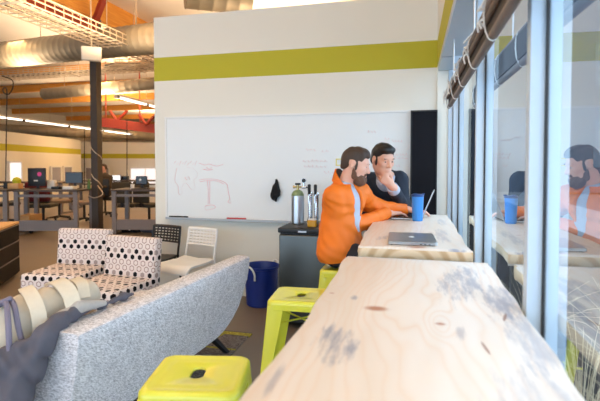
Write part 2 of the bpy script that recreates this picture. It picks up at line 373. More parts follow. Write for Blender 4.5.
# ------------------------------------------------------------------ distance-field modelling for people and soft things
class Field:
    def __init__(s, lo, hi, res):
        s.lo = np.array(lo, float); s.res = res
        s.n = np.ceil((np.array(hi, float) - s.lo) / res).astype(int) + 1
        s.f = np.full(s.n, .2, np.float32); s.lab = np.zeros(s.n, np.int8)
        s.ax = [s.lo[i] + np.arange(s.n[i]) * res for i in range(3)]
    def _sl(s, lo, hi):
        a = np.maximum(np.floor((np.array(lo) - s.lo) / s.res).astype(int), 0); b = np.minimum(np.ceil((np.array(hi) - s.lo) / s.res).astype(int) + 1, s.n)
        if (b <= a).any(): return None, None
        sl = tuple(slice(a[i], b[i]) for i in range(3))
        return sl, np.meshgrid(*[s.ax[i][sl[i]] for i in range(3)], indexing='ij', sparse=True)
    def _apply(s, sl, d, k, lab, op):
        a = s.f[sl]; d = d.astype(np.float32)
        if op == 'add':
            if lab is not None: s.lab[sl] = np.where(d < a, lab, s.lab[sl])
            h = np.maximum(k - np.abs(a - d), 0) / max(k, 1e-6)
            s.f[sl] = np.minimum(a, d) - h * h * k * .25
        else:
            h = np.maximum(k - np.abs(a + d), 0) / max(k, 1e-6)
            s.f[sl] = np.maximum(a, -d) + h * h * k * .25
    def cone(s, p0, p1, r0, r1=None, k=.02, lab=None, op='add'):
        r1 = r0 if r1 is None else r1; p0 = np.array(p0, float); p1 = np.array(p1, float); m = max(r0, r1) + k + 3 * s.res
        sl, g = s._sl(np.minimum(p0, p1) - m, np.maximum(p0, p1) + m)
        if sl is None: return
        ab = p1 - p0; L = max(ab @ ab, 1e-9)
        t = np.clip(((g[0]-p0[0])*ab[0] + (g[1]-p0[1])*ab[1] + (g[2]-p0[2])*ab[2]) / L, 0, 1)
        d = np.sqrt((g[0]-p0[0]-ab[0]*t)**2 + (g[1]-p0[1]-ab[1]*t)**2 + (g[2]-p0[2]-ab[2]*t)**2) - (r0 + (r1-r0)*t)
        s._apply(sl, d, k, lab, op)
    def path(s, pts, rs, **kw):
        for i in range(len(pts)-1):
            r0 = rs if not isinstance(rs, (list, tuple)) else rs[i]; r1 = rs if not isinstance(rs, (list, tuple)) else rs[i+1]
            s.cone(pts[i], pts[i+1], r0, r1, **kw)
    def ell(s, c, r, rot=None, k=.02, lab=None, op='add', power=2):
        c = np.array(c, float); r = np.array(r, float); m = max(r) + k + 3 * s.res
        sl, g = s._sl(c - m, c + m)
        if sl is None: return
        q = [g[i] - c[i] for i in range(3)]
        if rot is not None:
            A = np.array(rot.to_3x3() if hasattr(rot, 'to_3x3') else rot)
            q = [A[0, i]*q[0] + A[1, i]*q[1] + A[2, i]*q[2] for i in range(3)]
        if power == 2:
            k0 = np.sqrt(sum((q[i]/r[i])**2 for i in range(3))); k1 = np.sqrt(sum((q[i]/r[i]**2)**2 for i in range(3)))
            d = k0 * (k0 - 1) / np.maximum(k1, 1e-6)
        else:
            d = (sum(np.abs(q[i]/r[i])**power for i in range(3)) ** (1/power) - 1) * min(r)
        s._apply(sl, d, k, lab, op)
    def rbox(s, c, h, rad=.01, rot=None, k=.01, lab=None, op='add'):
        c = np.array(c, float); h = np.array(h, float); m = np.linalg.norm(h) + k + 3 * s.res
        sl, g = s._sl(c - m, c + m)
        if sl is None: return
        q = [g[i] - c[i] for i in range(3)]
        if rot is not None:
            A = np.array(rot.to_3x3() if hasattr(rot, 'to_3x3') else rot)
            q = [A[0, i]*q[0] + A[1, i]*q[1] + A[2, i]*q[2] for i in range(3)]
        e = [np.abs(q[i]) - h[i] + rad for i in range(3)]
        d = np.sqrt(sum(np.maximum(v, 0)**2 for v in e)) + np.minimum(np.maximum(np.maximum(e[0], e[1]), e[2]), 0) - rad
        s._apply(sl, d, k, lab, op)
    def cut(s, point, normal, k=.004):
        """remove the side the normal points to"""
        g = np.meshgrid(*s.ax, indexing='ij', sparse=True); nn = np.array(Vector(normal).normalized()); p = np.array(point)
        d = ((g[0]-p[0])*nn[0] + (g[1]-p[1])*nn[1] + (g[2]-p[2])*nn[2]).astype(np.float32)
        s.f = np.maximum(s.f, d)
    def wrinkle(s, amp, waves):
        g = np.meshgrid(*s.ax, indexing='ij', sparse=True); acc = 0
        for (wx, wy, wz, ph, wt) in waves:
            acc = acc + wt * np.sin(g[0]*wx + g[1]*wy + g[2]*wz + ph + 1.7*np.sin(g[2]*19 + g[0]*13 + ph) + 1.3*np.sin(g[1]*23 + ph))
        s.f = s.f + (amp * acc).astype(np.float32)
    def mesh(s, name, mats, parent=None, origin=(0, 0, 0), smooth_iters=0):
        f = s.f; n = f.shape
        f[0] = f[-1] = .05; f[:, 0] = f[:, -1] = .05; f[:, :, 0] = f[:, :, -1] = .05
        ins = f < 0
        c8 = [ins[dx:n[0]-1+dx, dy:n[1]-1+dy, dz:n[2]-1+dz] for dx in (0, 1) for dy in (0, 1) for dz in (0, 1)]
        cnt = sum(c.astype(np.int8) for c in c8); act = (cnt > 0) & (cnt < 8)
        idx = np.full(act.shape, -1, np.int64); cells = np.argwhere(act); idx[act] = np.arange(len(cells))
        acc = np.zeros((len(cells), 3)); num = np.zeros(len(cells))
        for axis in range(3):
            o1 = [i for i in range(3) if i != axis]
            for a in (0, 1):
                for b in (0, 1):
                    off = np.zeros(3, int); off[o1[0]] = a; off[o1[1]] = b
                    p = cells + off; q = p.copy(); q[:, axis] += 1
                    fa = f[tuple(p.T)]; fb = f[tuple(q.T)]; m = (fa < 0) != (fb < 0)
                    t = np.where(m, fa / np.where(m, fa - fb, 1), 0)
                    pt = p.astype(float); pt[:, axis] += t
                    acc[m] += pt[m]; num[m] += 1
        V = s.lo + acc / num[:, None] * s.res
        F = []
        for axis in range(3):
            o1 = [(axis+1) % 3, (axis+2) % 3]
            sh = [slice(0, n[i]) for i in range(3)]; sa = list(sh); sb = list(sh); sa[axis] = slice(0, n[axis]-1); sb[axis] = slice(1, n[axis])
            A = ins[tuple(sa)]; Bq = ins[tuple(sb)]; ed = np.argwhere(A != Bq)
            ok = (ed[:, o1[0]] > 0) & (ed[:, o1[1]] > 0) & (ed[:, o1[0]] < n[o1[0]]-1) & (ed[:, o1[1]] < n[o1[1]]-1); ed = ed[ok]
            flip = A[tuple(ed.T)]
            def ci(d0, d1):
                e = ed.copy(); e[:, o1[0]] += d0; e[:, o1[1]] += d1; return idx[tuple(e.T)]
            q = np.stack([ci(-1, -1), ci(0, -1), ci(0, 0), ci(-1, 0)], 1)
            q[~flip] = q[~flip][:, ::-1]; F.append(q)
        F = np.concatenate(F)
        for _ in range(smooth_iters):
            su = np.zeros_like(V); c_ = np.zeros(len(V))
            for k in range(4):
                np.add.at(su, F[:, k], V[F[:, (k+1) % 4]]); np.add.at(c_, F[:, k], 1)
            V = V * .5 + su / np.maximum(c_, 1)[:, None] * .5
        me = bpy.data.meshes.new(name); V = V - np.array(origin)
        me.vertices.add(len(V)); me.vertices.foreach_set('co', V.astype(np.float32).ravel())
        me.loops.add(len(F)*4); me.loops.foreach_set('vertex_index', F.astype(np.int32).ravel())
        me.polygons.add(len(F)); me.polygons.foreach_set('loop_start', np.arange(0, len(F)*4, 4, dtype=np.int32))
        me.polygons.foreach_set('use_smooth', np.ones(len(F), bool))
        if isinstance(mats, (list, tuple)):
            for m_ in mats: me.materials.append(M[m_])
            lv = s.lab[tuple(np.clip(np.round((V + np.array(origin) - s.lo) / s.res).astype(int), 0, s.n - 1).T)]
            me.polygons.foreach_set('material_index', lv[F[:, 0]].astype(np.int32))
        else: me.materials.append(M[mats])
        me.update(calc_edges=True); me.validate()
        return link(bpy.data.objects.new(name, me), parent)
# ================================================================== THE SETTING
YB = 4.4            # back wall
CZ = 4.75           # ceiling
bm = B(); bx(bm, -24, .42, -4, 62, -.1, 0); struct('floor', bm, 'floor')
bm = B(); bx(bm, -24, .5, -4, 62, CZ, CZ + .12); struct('ceiling', bm, 'cream_ceiling')
def stripe_wall(name, poly, z0, z1, s0, s1):
    """wall on a rectangular footprint with a painted band (its own faces) between s0 and s1"""
    bm = B(); zs = [z0, s0, s1, z1]
    vv = [[bm.verts.new((p[0], p[1], z)) for p in poly] for z in zs]; n = len(poly)
    for k in range(3):
        for i in range(n):
            f = bm.faces.new((vv[k][i], vv[k][(i+1) % n], vv[k+1][(i+1) % n], vv[k+1][i])); f.material_index = 1 if k == 1 else 0
    bm.faces.new(vv[0][::-1]); bm.faces.new(vv[-1])
    return struct(name, bm, ['white_wall', 'green_stripe'])
stripe_wall('wall_back', [(-2.72, YB), (.28, YB), (.28, YB + .16), (-2.72, YB + .16)], 0, 2.935, 2.258, 2.509)
stripe_wall('wall_right', [(.2, -4), (.5, -4), (.5, YB), (.2, YB)], 2.2575, CZ, 2.2580, 2.509)
bm = B(); bx(bm, .28, .5, YB, YB + .16, 0, CZ); bx(bm, .2, .5, YB + .16, 62, 0, CZ); struct('wall_right_beyond', bm, 'white_wall')
def office_wall(name, a, b, h, s0, s1):
    a, b = Vector((a.x, a.y, 0)), Vector((b.x, b.y, 0)); d = (b - a).normalized(); nn = Vector((-d.y, d.x, 0)) * .15
    stripe_wall(name, [tuple(p)[:2] for p in (a, b, b + nn, a + nn)], 0, h, s0, s1)
pa, pb, pc, pd = at(-40, 160, 14.5), at(81, 160, 23.2), at(81.2, 160, 25.6), at(185, 160, 26.5)
office_wall('wall_left_office', pa, pb, 2.58, 1.86, 2.12)
office_wall('wall_far_office', pc, pd, 2.62, 1.69, 1.95)
bm = B(); bx(bm, -24, .5, 61.8, 62, 0, CZ); struct('wall_end', bm, 'white_wall')
bm = B(); bx(bm, -24, -13.3, -4.2, -4, 0, CZ); bx(bm, -13.3, .5, -4.2, -4, 3.4, CZ); struct('wall_front', bm, 'white_wall')  # unseen rear wall, added so less cool daylight enters from behind
w = bpy.data.objects.new('window_30', None); link(w); w['kind'] = 'structure'  # unseen glazing added behind the camera to let in cool fill daylight
for k in range(9):
    x = -13.25 + 1.676*k; bm = B(); bx(bm, x - .03, x + .03, -4.16, -4.04, 0, 3.4); obj('mullion', bm, 'white_frame', w, False)
    if k < 8: bm = B(); vs = [bm.verts.new(p) for p in ((x + .03, -4.1, 0), (x + 1.646, -4.1, 0), (x + 1.646, -4.1, 3.4), (x + .03, -4.1, 3.4))]; bm.faces.new(vs); obj('pane', bm, 'glass', w, False)
bm = B(); bx(bm, -24.2, -24, -4, 62, 0, CZ); struct('wall_left', bm, 'white_wall')  # unseen wall added to shut out sky light from the far left

# ---- windows along the right: white fins, glass behind them
FINS = [-3.0, -1.9, -.8, .28, 1.355, 2.435, 3.815, 4.375]
GX = .338
for i in range(len(FINS) - 1):
    y0, y1 = FINS[i], FINS[i+1]; last = i == len(FINS) - 2
    w = bpy.data.objects.new('window_%d' % (i + 1), None); link(w); w.location = (GX, (y0 + y1) / 2, 0); w['kind'] = 'structure'
    def part(name, bm, m):
        o = obj(name, bm, m, w, False); o.data.transform(Matrix.Translation((-GX, -(y0+y1)/2, 0))); return o
    bm = B(); bx(bm, .298, GX + .06, y1 - .02, y1 + .02, 0, 2.2575, bev=.003); part('mullion', bm, 'white_frame')
    bm = B(); bx(bm, GX - .014, GX + .02, y0 + .02, y1 - .02, 0, .07); bx(bm, .206, GX + .02, y0 + .02, y1 - .02, 2.22, 2.2575)
    part('window_frame', bm, 'white_frame')
    bm = B(); bx(bm, GX - .003, GX + .006, y1 - .030, y1 - .02, .07, 2.2); part('gasket', bm, 'gasket')
    bm = B(); tl = {4: .019, 5: .009}.get(i + 1, 0); vs = [bm.verts.new(p) for p in ((GX + tl, y0 + .02, .07), (GX, y1 - .034, .07), (GX, y1 - .034, 2.2), (GX + tl, y0 + .02, 2.2))]; bm.faces.new(vs)
    part('pane', bm, 'glass')
bm = B(); bx(bm, .2, .298, YB - .03, YB, 0, 2.2575); struct('trim_1', bm, 'white_wall')

# ---- outside
bm = B(); bx(bm, .5, 3.2, -4, 30, -.2, -.06); struct('ground_bed', bm, 'soil')
bm = B(); bx(bm, .42, .5, -4, 30, -.2, 0); bx(bm, 3.2, 3.4, -4, 30, -.2, .04); struct('kerb', bm, 'pavement')
bm = B(); bx(bm, 3.4, 5.2, -4, 30, -.2, .0); struct('ground_pavement', bm, 'pavement')
bm = B(); bx(bm, 5.2, 13, -4, 30, -.2, -.05); struct('ground_road', bm, 'asphalt')
bld = thing('building', 'blue-grey building with rows of dark windows beyond the road outside', 'building', (9.5, 26, 0))
bm = B(); bx(bm, -7.5, 9, -2, 2, 0, 12); obj('wall', bm, 'facade', bld, False)
for r_ in range(3):
    for k in range(6): bm = B(); bx(bm, -6.6 + 2.6*k, -5.0 + 2.6*k, -2.03, -1.98, 1.2 + 3.6*r_, 3.4 + 3.6*r_); obj('window', bm, 'outside_glass', bld, False)
bm = B(); bx(bm, -7.7, 9.2, -2.2, 2.2, 12, 12.3); obj('roof', bm, 'facade', bld, False)
tufts = [(.72, 1.25, .75), (.86, 1.62, .9), (.66, 1.86, .6), (1.05, 2.1, .8), (.95, .95, .7), (.80, 2.45, .75), (1.15, 1.42, 1.0), (1.3, 3.1, .9), (.85, 3.6, .8), (.62, 1.5, .6), (.7, 2.1, .7)]
bm = B()
for (x, y, h) in tufts:
    for k in range(60):
        a = random.uniform(0, 6.283); l = h * random.uniform(.5, 1.1); sp = random.uniform(.1, .75); r0 = random.uniform(0, .05)
        p0 = Vector((x + r0*math.cos(a), y + r0*math.sin(a), -.06)); dx = Vector((math.cos(a), math.sin(a), 0))
        pts = [p0 + dx * (sp*l*t*t) + Vector((0, 0, l*(t - .38*sp*t*t*1.4))) for t in (0, .25, .5, .75, 1)]
        pts = [Vector((max(p.x, .43), p.y, p.z)) for p in pts]
        tube(bm, pts, [.0026, .0024, .0021, .0017, .0009], n=4)
o = obj('dry_grass', bm, 'straw'); seat_at(o, (.9, 1.9, -.06)); tag(o, 'dry straw-coloured grass in the soil bed just outside the windows', 'grass', None, 'stuff')

# ================================================================== WINDOW SIDE: the rolled shade rail
sh = thing('hanging_shade_rail', 'long brown slatted shade rail with knotted white ties hung across the windows', 'shade', (.254, 2.0, 1.78))
y0, y1 = -1.2, 1.53
def sub(name, bm, m, **k): return obj(name, bm, m, sh, **k)
bm = B(); bx(bm, -.012, .014, y0, y1, .022, .128); sub('slat_panel', bm, 'dark_slat')
bm = B(); cyl(bm, (-.006, y0, .012), (-.006, y1, .012), .016, n=12); sub('bottom_rail', bm, 'pale_rail')
bm = B(); cyl(bm, (-.004, y0, .140), (-.004, y1, .140), .013, n=12); sub('top_rail', bm, 'pale_rail')
bm = B(); cyl(bm, (-.02, y0, .075), (-.02, y1, .075), .010, n=10); sub('middle_rod', bm, 'brown_wood')
for k in range(6):
    y = y1 - .06 - .46*k
    bm = B(); tube(bm, [(-.03 + .004*math.cos(t), y + .01*math.sin(3*t), .076 + .082*math.sin(t)) if False else (-.008 + .026*math.cos(t), y + .018*math.sin(t), .076 + .082*math.sin(t)) for t in [2*math.pi*i/20 for i in range(20)]], .0032, n=6, closed=True)
    for q in range(4):
        a = q*1.6 + k; tube(bm, curve([(-.03, y, .076 + .03*(q-1)), (-.05, y + .02*math.cos(a), .08 + .03*math.sin(a)), (-.045, y + .045*math.cos(a), .07 + .05*math.sin(a))], 4), .004, n=5)
    sub('knotted_tie', bm, 'rope')
for y in (1.3, .2, -.9):
    bm = B(); cyl(bm, (.004, y, .14), (.004, y, 2.2575 - 1.78), .004, n=6); sub('hanger', bm, 'alu')

# ================================================================== BACK WALL
wb = thing('whiteboard', 'long wall-mounted whiteboard with faint red marker sketches', 'whiteboard', (-1.3, YB, .80))
Wl, Wr, Wt = -1.275, 1.29, 1.06
bm = B(); bx(bm, Wl, Wr, -.016, 0, 0, Wt); obj('board_panel', bm, 'board', wb, False)
bm = B()
for q in ((Wl-.012, Wl+.008, -.024, 0, -.012, Wt+.012), (Wr-.008, Wr+.012, -.024, 0, -.012, Wt+.012), (Wl, Wr, -.024, 0, Wt-.006, Wt+.012), (Wl, Wr, -.024, 0, -.012, .008)): bx(bm, *q)
obj('frame', bm, 'white_paint', wb, False)
bm = B(); bx(bm, Wl+.02, Wr-.02, -.075, -.02, -.014, -.004); bx(bm, Wl+.02, Wr-.02, -.079, -.072, -.014, .008); obj('marker_tray', bm, 'alu_matte', wb, False)
# marker drawings, in board coordinates (photo points on the wall)
def bp(u, v):
    q = _r * ((u - CU)/FPX) + _up * ((CV - v)/FPX) + _fw; t = (YB - .017)/q.y; return Vector((q.x*t + 1.3, -.017, EYE + q.z*t - .80))
def stroke(bm, pts, w=.004): tube(bm, curve([bp(*p) for p in pts], 5) if len(pts) > 2 else [bp(*p) for p in pts], w, n=5, flat=.25)
bm = B()
stroke(bm, [(199, 180), (207, 179), (216, 179.5), (224, 182), (227.5, 185)]); stroke(bm, [(200, 181.6), (208, 180.6), (217, 181), (224, 184)])
stroke(bm, [(227.5, 185), (228.5, 192), (230, 199)]); stroke(bm, [(230, 199), (228, 202), (231, 203), (230, 199)], .003)
stroke(bm, [(207.5, 181), (208.3, 190), (208.2, 204)]); stroke(bm, [(209.8, 181), (209.9, 190), (209.7, 204)])
stroke(bm, [(205, 206), (213, 205), (215, 208), (206, 210), (205, 206)])
obj('scale_sketch', bm, 'red_ink', wb)
bm = B()
stroke(bm, [(199, 163), (205, 165), (209, 164), (216, 166), (223, 164.5)]); stroke(bm, [(203, 169), (207, 170), (213, 169.6)], .005); stroke(bm, [(206, 167), (209, 169), (212, 167)])
obj('airplane_sketch', bm, 'red_ink', wb)
bm = B()
stroke(bm, [(177, 168), (175.5, 175), (175, 181), (178, 186), (179, 194), (182, 194), (182, 187), (186, 183), (192, 190), (195, 187), (194, 180), (198, 175), (194, 169), (187, 167)], .003)
for k in range(9): stroke(bm, [(174 + 2.6*k, 163.5 + (k % 3)), (176 + 2.6*k, 160.8 + (k % 2)*2)], .0025)
stroke(bm, [(185, 177), (187, 180), (188.4, 176.4), (190, 180)], .005)
obj('figure_sketch', bm, 'pink_ink', wb)
rr = random.Random(3)
for (u0, u1, v, k) in ((306, 317, 150, 3), (322, 330, 151.5, 2), (303, 329, 161.2, 6), (304, 328, 166.8, 6), (324, 336, 173, 3), (368, 377, 132, 3), (392, 404, 141.5, 4), (393, 409, 155, 5), (395, 409, 158.5, 4), (396, 401, 166, 2), (385, 391, 139, 2)):
    bm = B()
    for q in range(k):
        u = u0 + (u1-u0)*q/k; w = (u1-u0)/k*.7
        stroke(bm, [(u, v + rr.uniform(-1, 1)), (u + w*.3, v - rr.uniform(.6, 1.8)), (u + w*.6, v + rr.uniform(.2, 1.2)), (u + w, v - rr.uniform(-.5, 1))], .0034)
    obj('handwriting', bm, 'pink_ink', wb)

bm = B(); c = bp(339.3, 162.2)
for q in ((-.034, -.026, -.034, .034), (.026, .034, -.034, .034), (-.034, .034, -.034, -.026), (-.034, .034, .026, .034)): bx(bm, c.x+q[0], c.x+q[1], -.018, -.016, c.z+q[2], c.z+q[3])
obj('yellow_square', bm, 'yellow_note', wb, False)
def marker(u, m, lb):
    p = bp(u, 216.8); bm = B(); x = p.x - 1.3
    cyl(bm, (x, YB - .047, .811), (x + .085, YB - .047, .811), .0085, n=12); cyl(bm, (x + .085, YB - .047, .811), (x + .125, YB - .047, .811), .0095, n=12)
    o = obj('marker_pen', bm, m); seat_at(o, (x, YB - .047, .8025)); tag(o, lb, 'marker', 'markers in the tray')
marker(171, 'black', 'black marker pen leftmost in the whiteboard tray'); marker(178.5, 'black', 'black marker pen second from left in the tray')
marker(228, 'red_plastic', 'red marker pen in the tray below the scale sketch'); marker(235.5, 'red_plastic', 'red marker pen lying right of the other red one')
# cloth on a hook
F = Field((-1.43, YB - .09, .96), (-1.25, YB - .015, 1.24), .005)
F.path([(-1.338, YB-.035, 1.20), (-1.342, YB-.04, 1.13), (-1.358, YB-.045, 1.05), (-1.345, YB-.04, 1.0)], [.012, .03, .034, .012], k=.02)
F.path([(-1.335, YB-.035, 1.19), (-1.322, YB-.04, 1.10), (-1.315, YB-.045, 1.06)], [.012, .026, .02], k=.02)
F.path([(-1.35, YB-.045, 1.12), (-1.38, YB-.045, 1.075)], [.02, .010], k=.02)
F.wrinkle(.003, [(140, 0, 20, 0, 1), (60, 40, 30, 2, .6)])
o = F.mesh('hanging_cloth', 'black_soft', None, (-1.34, YB-.03, 1.2)); o.location = (-1.34, YB-.03, 1.2); tag(o, 'black cloth hanging from the middle of the whiteboard', 'cloth')
bm = B(); cyl(bm, (0, 0, 0), (0, .024, 0), .008, n=10); obj('hook', bm, 'black', o).location = (0, -.012, .012)
# tall black panel board at the right end
pn = thing('black_board', 'tall narrow black panel standing against the whiteboard by the windows', 'board', (.088, YB - .06, .0))
bm = B(); bx(bm, -.112, .108, -.01, .03, .02, 1.85, bev=.003); obj('panel', bm, 'black_board', pn, False)
bm = B()
for q in ((-.122, -.108), (.104, .115)): bx(bm, q[0], q[1], -.016, .034, 0, 1.86)
bx(bm, -.122, .115, -.016, .034, 1.85, 1.862); bx(bm, -.122, .115, -.016, .034, 0, .02); obj('frame', bm, 'black', pn, False)
# ================================================================== TABLES
def slab_table(name, label, x0, x1, y0, y1, z, th, mname, seed, rot=0):
    t = thing(name, label, 'table', ((x0+x1)/2, (y0+y1)/2, 0)); cx, cy = t.location.x, t.location.y
    rn = random.Random(seed); N = 40; ph = [rn.uniform(0, 6.3) for _ in range(6)]
    wv = lambda s, y: .006*math.sin(5*y + ph[0+s]) + .004*math.sin(11*y + ph[2+s]) + .002*math.sin(23*y + ph[4+s])
    L = [(x0 + wv(0, y0 + (y1-y0)*i/N), y0 + (y1-y0)*i/N) for i in range(N+1)]; Rr = [(x1 - abs(wv(1, y0 + (y1-y0)*i/N)), y0 + (y1-y0)*i/N) for i in range(N+1)]
    L[-1] = (L[-1][0] + .012, L[-1][1]); L[0] = (L[0][0] + .01, L[0][1])
    poly = Rr + L[::-1]; poly = [(p[0]-cx, p[1]-cy) for p in poly]
    bm = B(); ctr = Vector((0, 0, 0))
    def ring(off, zz):
        out = []; n = len(poly)
        for i in range(n):
            a, b, c = Vector(poly[i-1]), Vector(poly[i]), Vector(poly[(i+1) % n])
            d = (c - a).normalized(); nn = Vector((d.y, -d.x)); q = b + nn * off; out.append((q.x, q.y, zz))
        return out
    rings(bm, [ring(-.014, z - th), ring(-.004, z - th + .012), ring(.0, z - th*.5), ring(-.003, z - .006), ring(-.009, z)])
    bm.normal_update()
    for f in bm.faces: f.material_index = 0 if abs(f.normal.z) > .6 else 1
    o = obj('tabletop', bm, [mname, 'pine_edge'], t, True, 50)
    bm = B()
    for sy in (y0 + .22 - cy, y1 - .22 - cy):
        bm = B()
        for sx in (-.19, .19): bx(bm, sx-.025, sx+.025, sy-.02, sy+.02, 0, z - th - .04)
        bx(bm, -.215, .215, sy-.02, sy+.02, z - th - .04, z - th); bx(bm, -.165, .165, sy-.02, sy+.02, .12, .16)
        obj('leg_frame', bm, 'black_metal', t, False)
    return t
ox, oy = 0.009, (.25+1.965)/2
K = lambda pts: [(x-ox, y-oy, *r) for x, y, *r in pts]
M['pine_near'] = pine('pine_slab_near', [(x-ox, y-oy, r) for x, y, r in ((-.10, 1.262, .034), (.066, 1.178, .014), (-.245, 1.38, .009))],
    [(x-ox, y-oy, rx, ry, ro, k) for x, y, rx, ry, ro, k in ((-.165, .985, .052, .15, -.25, .95), (-.172, 1.35, .016, .03, 0, .8), (.16, 1.62, .08, .28, .2, .75), (.25, 1.42, .06, .22, .1, .8), (.26, 1.12, .06, .28, .1, .6), (.11, 1.13, .014, .06, .1, .5), (-.25, .80, .012, .09, 0, .6), (.20, .75, .10, .28, .1, .35))], 2.3, [(.153-ox, 1.046-oy, .0035, .035, -.12), (.232-ox, 1.27-oy, .004, .034, .25)])
M['pine_far'] = pine('pine_slab_far', [(-.12, .30, .02), (.1, -.2, .015), (.02, -.72, .05)], [(-.14, -.45, .05, .12, .4, .55), (.16, -.3, .05, .3, 0, .5), (.19, .3, .04, .2, 0, .5), (.20, -.76, .05, .04, .3, .9)], 7.1)
slab_table('slab_table', 'near pale pine slab table filling the foreground', -.281, .301, .25, 1.965, .97, .06, 'pine_near', 4)
slab_table('slab_table', 'far pale pine slab table where the two men work', -.276, .266, 2.195, 3.74, .97, .06, 'pine_far', 9)
# closed laptop
lt = thing('laptop', 'closed silver laptop lying near the front of the far table', 'laptop', (-.010, 2.435, .97), R(2))
def rrect(hx, hy, r, n=6):
    out = []
    for (sx, sy, a0) in ((1, 1, 0), (-1, 1, 90), (-1, -1, 180), (1, -1, 270)):
        for k in range(n+1):
            a = R(a0 + 90*k/n); out.append((sx*(hx-r) + r*math.cos(a), sy*(hy-r) + r*math.sin(a)))
    return out
def rslab(bm, hx, hy, r, z0, z1, e=.002, c=(0, 0)):
    q = lambda d, z: [(p[0]+c[0], p[1]+c[1], z) for p in rrect(hx-d, hy-d, r)]
    rings(bm, [q(e, z0), q(0, z0+e), q(0, z1-e), q(e, z1)])
bm = B(); rslab(bm, .119, .155, .012, .0035, .0125); obj('base', bm, 'alu', lt)
bm = B(); rslab(bm, .119, .155, .012, .0130, .0195); obj('lid', bm, 'alu', lt)
for sx in (-.1, .1):
    for sy in (-.135, .135): bm = B(); cyl(bm, (sx, sy, 0), (sx, sy, .005), .008, n=12); obj('rubber_foot', bm, 'black', lt)
M['logo'] = mat('pale_logo', srgb(236, 238, 240), .3)
def apple(bm, M4, s):
    """a round fruit emblem with a bite and a leaf"""
    n = 40; pts = []
    for i in range(n):
        a = 2*math.pi*i/n; r = 1 - .14*math.exp(-((a-math.pi/2)/.28)**2) - .1*math.exp(-((a-3*math.pi/2)/.25)**2)
        x, y = .92*r*math.cos(a), r*math.sin(a)
        dx, dy = x-1.12, y-.12; d = math.hypot(dx, dy)
        if d < .46: x, y = 1.12 + dx/d*.46, .12 + dy/d*.46
        pts.append((x*s, y*s))
    leaf = [(.02*s, 1.0*s), (.06*s, 1.28*s), (.30*s, 1.48*s), (.28*s, 1.2*s)]
    for pl in (pts, leaf): rings(bm, [[M4 @ Vector((p[0], p[1], 0)) for p in pl], [M4 @ Vector((p[0], p[1], .0005)) for p in pl]])
bm = B(); apple(bm, Matrix.Translation((0, 0, .0194)) @ Matrix.Rotation(R(0), 4, 'Z'), .016); obj('logo', bm, 'logo', lt, False)
bm = B()
for k in range(3): bx(bm, .035+.02*k, .046+.02*k, -.1556, -.1545, .006, .0095)
obj('port', bm, 'black', lt, False)
# open laptop
lo = thing('laptop', 'open laptop the man in orange is typing on', 'laptop', (-.045, 3.485, .97), R(-93.5))
# local: x across the keyboard (room -Y), y towards the screen (room +X)
bm = B(); rslab(bm, .150, .112, .012, .003, .0125); obj('base', bm, 'alu', lo)
bm = B(); bx(bm, -.132, .132, -.02, .085, .0122, .0130); obj('keyboard_well', bm, 'black', lo, False)
bm = B()
for r_ in range(5):
    for c_ in range(13): bx(bm, -.128+.0197*c_, -.1115+.0197*c_, -.015+.0196*r_, .0015+.0196*r_, .0128, .0142)
obj('keys', bm, 'black', lo, False)
bm = B(); bx(bm, -.05, .05, -.10, -.035, .0123, .0128); obj('trackpad', bm, 'alu_matte', lo, False)
til = Matrix.Translation((0, .112, .014)) @ Matrix.Rotation(R(-22), 4, 'X')
bm = B(); rslab(bm, .150, .0035, .003, 0, .205, .001); bmesh.ops.transform(bm, matrix=til, verts=bm.verts[:]); obj('screen_lid', bm, 'alu', lo)
bm = B(); bx(bm, -.138, .138, -.0045, -.0034, .014, .194); bmesh.ops.transform(bm, matrix=til, verts=bm.verts[:]); obj('display', bm, 'screen_on', lo, False)
bm = B(); cyl(bm, (-.11, .112, .012), (.11, .112, .012), .005, n=10); obj('hinge', bm, 'black', lo)
for sx in (-.13, .13):
    for sy in (-.095, .095): bm = B(); cyl(bm, (sx, sy, 0), (sx, sy, .004), .008, n=12); obj('rubber_foot', bm, 'black', lo)
# tumbler
tb = thing('tumbler', 'blue travel tumbler standing beside the open laptop', 'tumbler', (.026, 3.30, .97))
bm = B(); lathe(bm, [(.001, 0), (.033, 0), (.0355, .004), (.037, .04), (.041, .165), (.0415, .172), (.038, .173)], n=32); obj('cup', bm, 'tumbler', tb)
bm = B(); lathe(bm, [(.038, .170), (.0435, .172), (.0435, .184), (.040, .188), (.001, .188)], n=32); bx(bm, .028, .048, -.012, .012, .184, .194, bev=.003); bx(bm, -.03, -.005, -.01, .01, .186, .193, bev=.002); obj('lid', bm, 'tumbler_lid', tb)

# ================================================================== STOOLS
def stool_seat(hx, hy, z):
    bm = B(); n = 8
    q = lambda hx_, hy_, r, zz: [(p[0], p[1], zz) for p in rrect(hx_, hy_, r, n)]
    slot = lambda d, zz: [(p[0], p[1], zz) for p in rrect(.022 + d, .040 + d, .0215 + d, n)]
    rs = [slot(0, z - .010), slot(0, z - .005), slot(.003, z - .002), q(hx - .05, hy - .05, .03, z - .003), q(hx - .028, hy - .028, .034, z - .003), q(hx - .018, hy - .018, .036, z), q(hx - .008, hy - .008, .038, z - .003), q(hx - .001, hy - .001, .04, z - .011), q(hx, hy, .04, z - .022), q(hx + .001, hy + .001, .04, z - .048), q(hx - .003, hy - .003, .04, z - .05), q(hx - .005, hy - .005, .038, z - .046), q(hx - .006, hy - .006, .038, z - .02), q(hx - .05, hy - .05, .03, z - .009), slot(.004, z - .011)]
    rings(bm, rs, closed=True); return bm
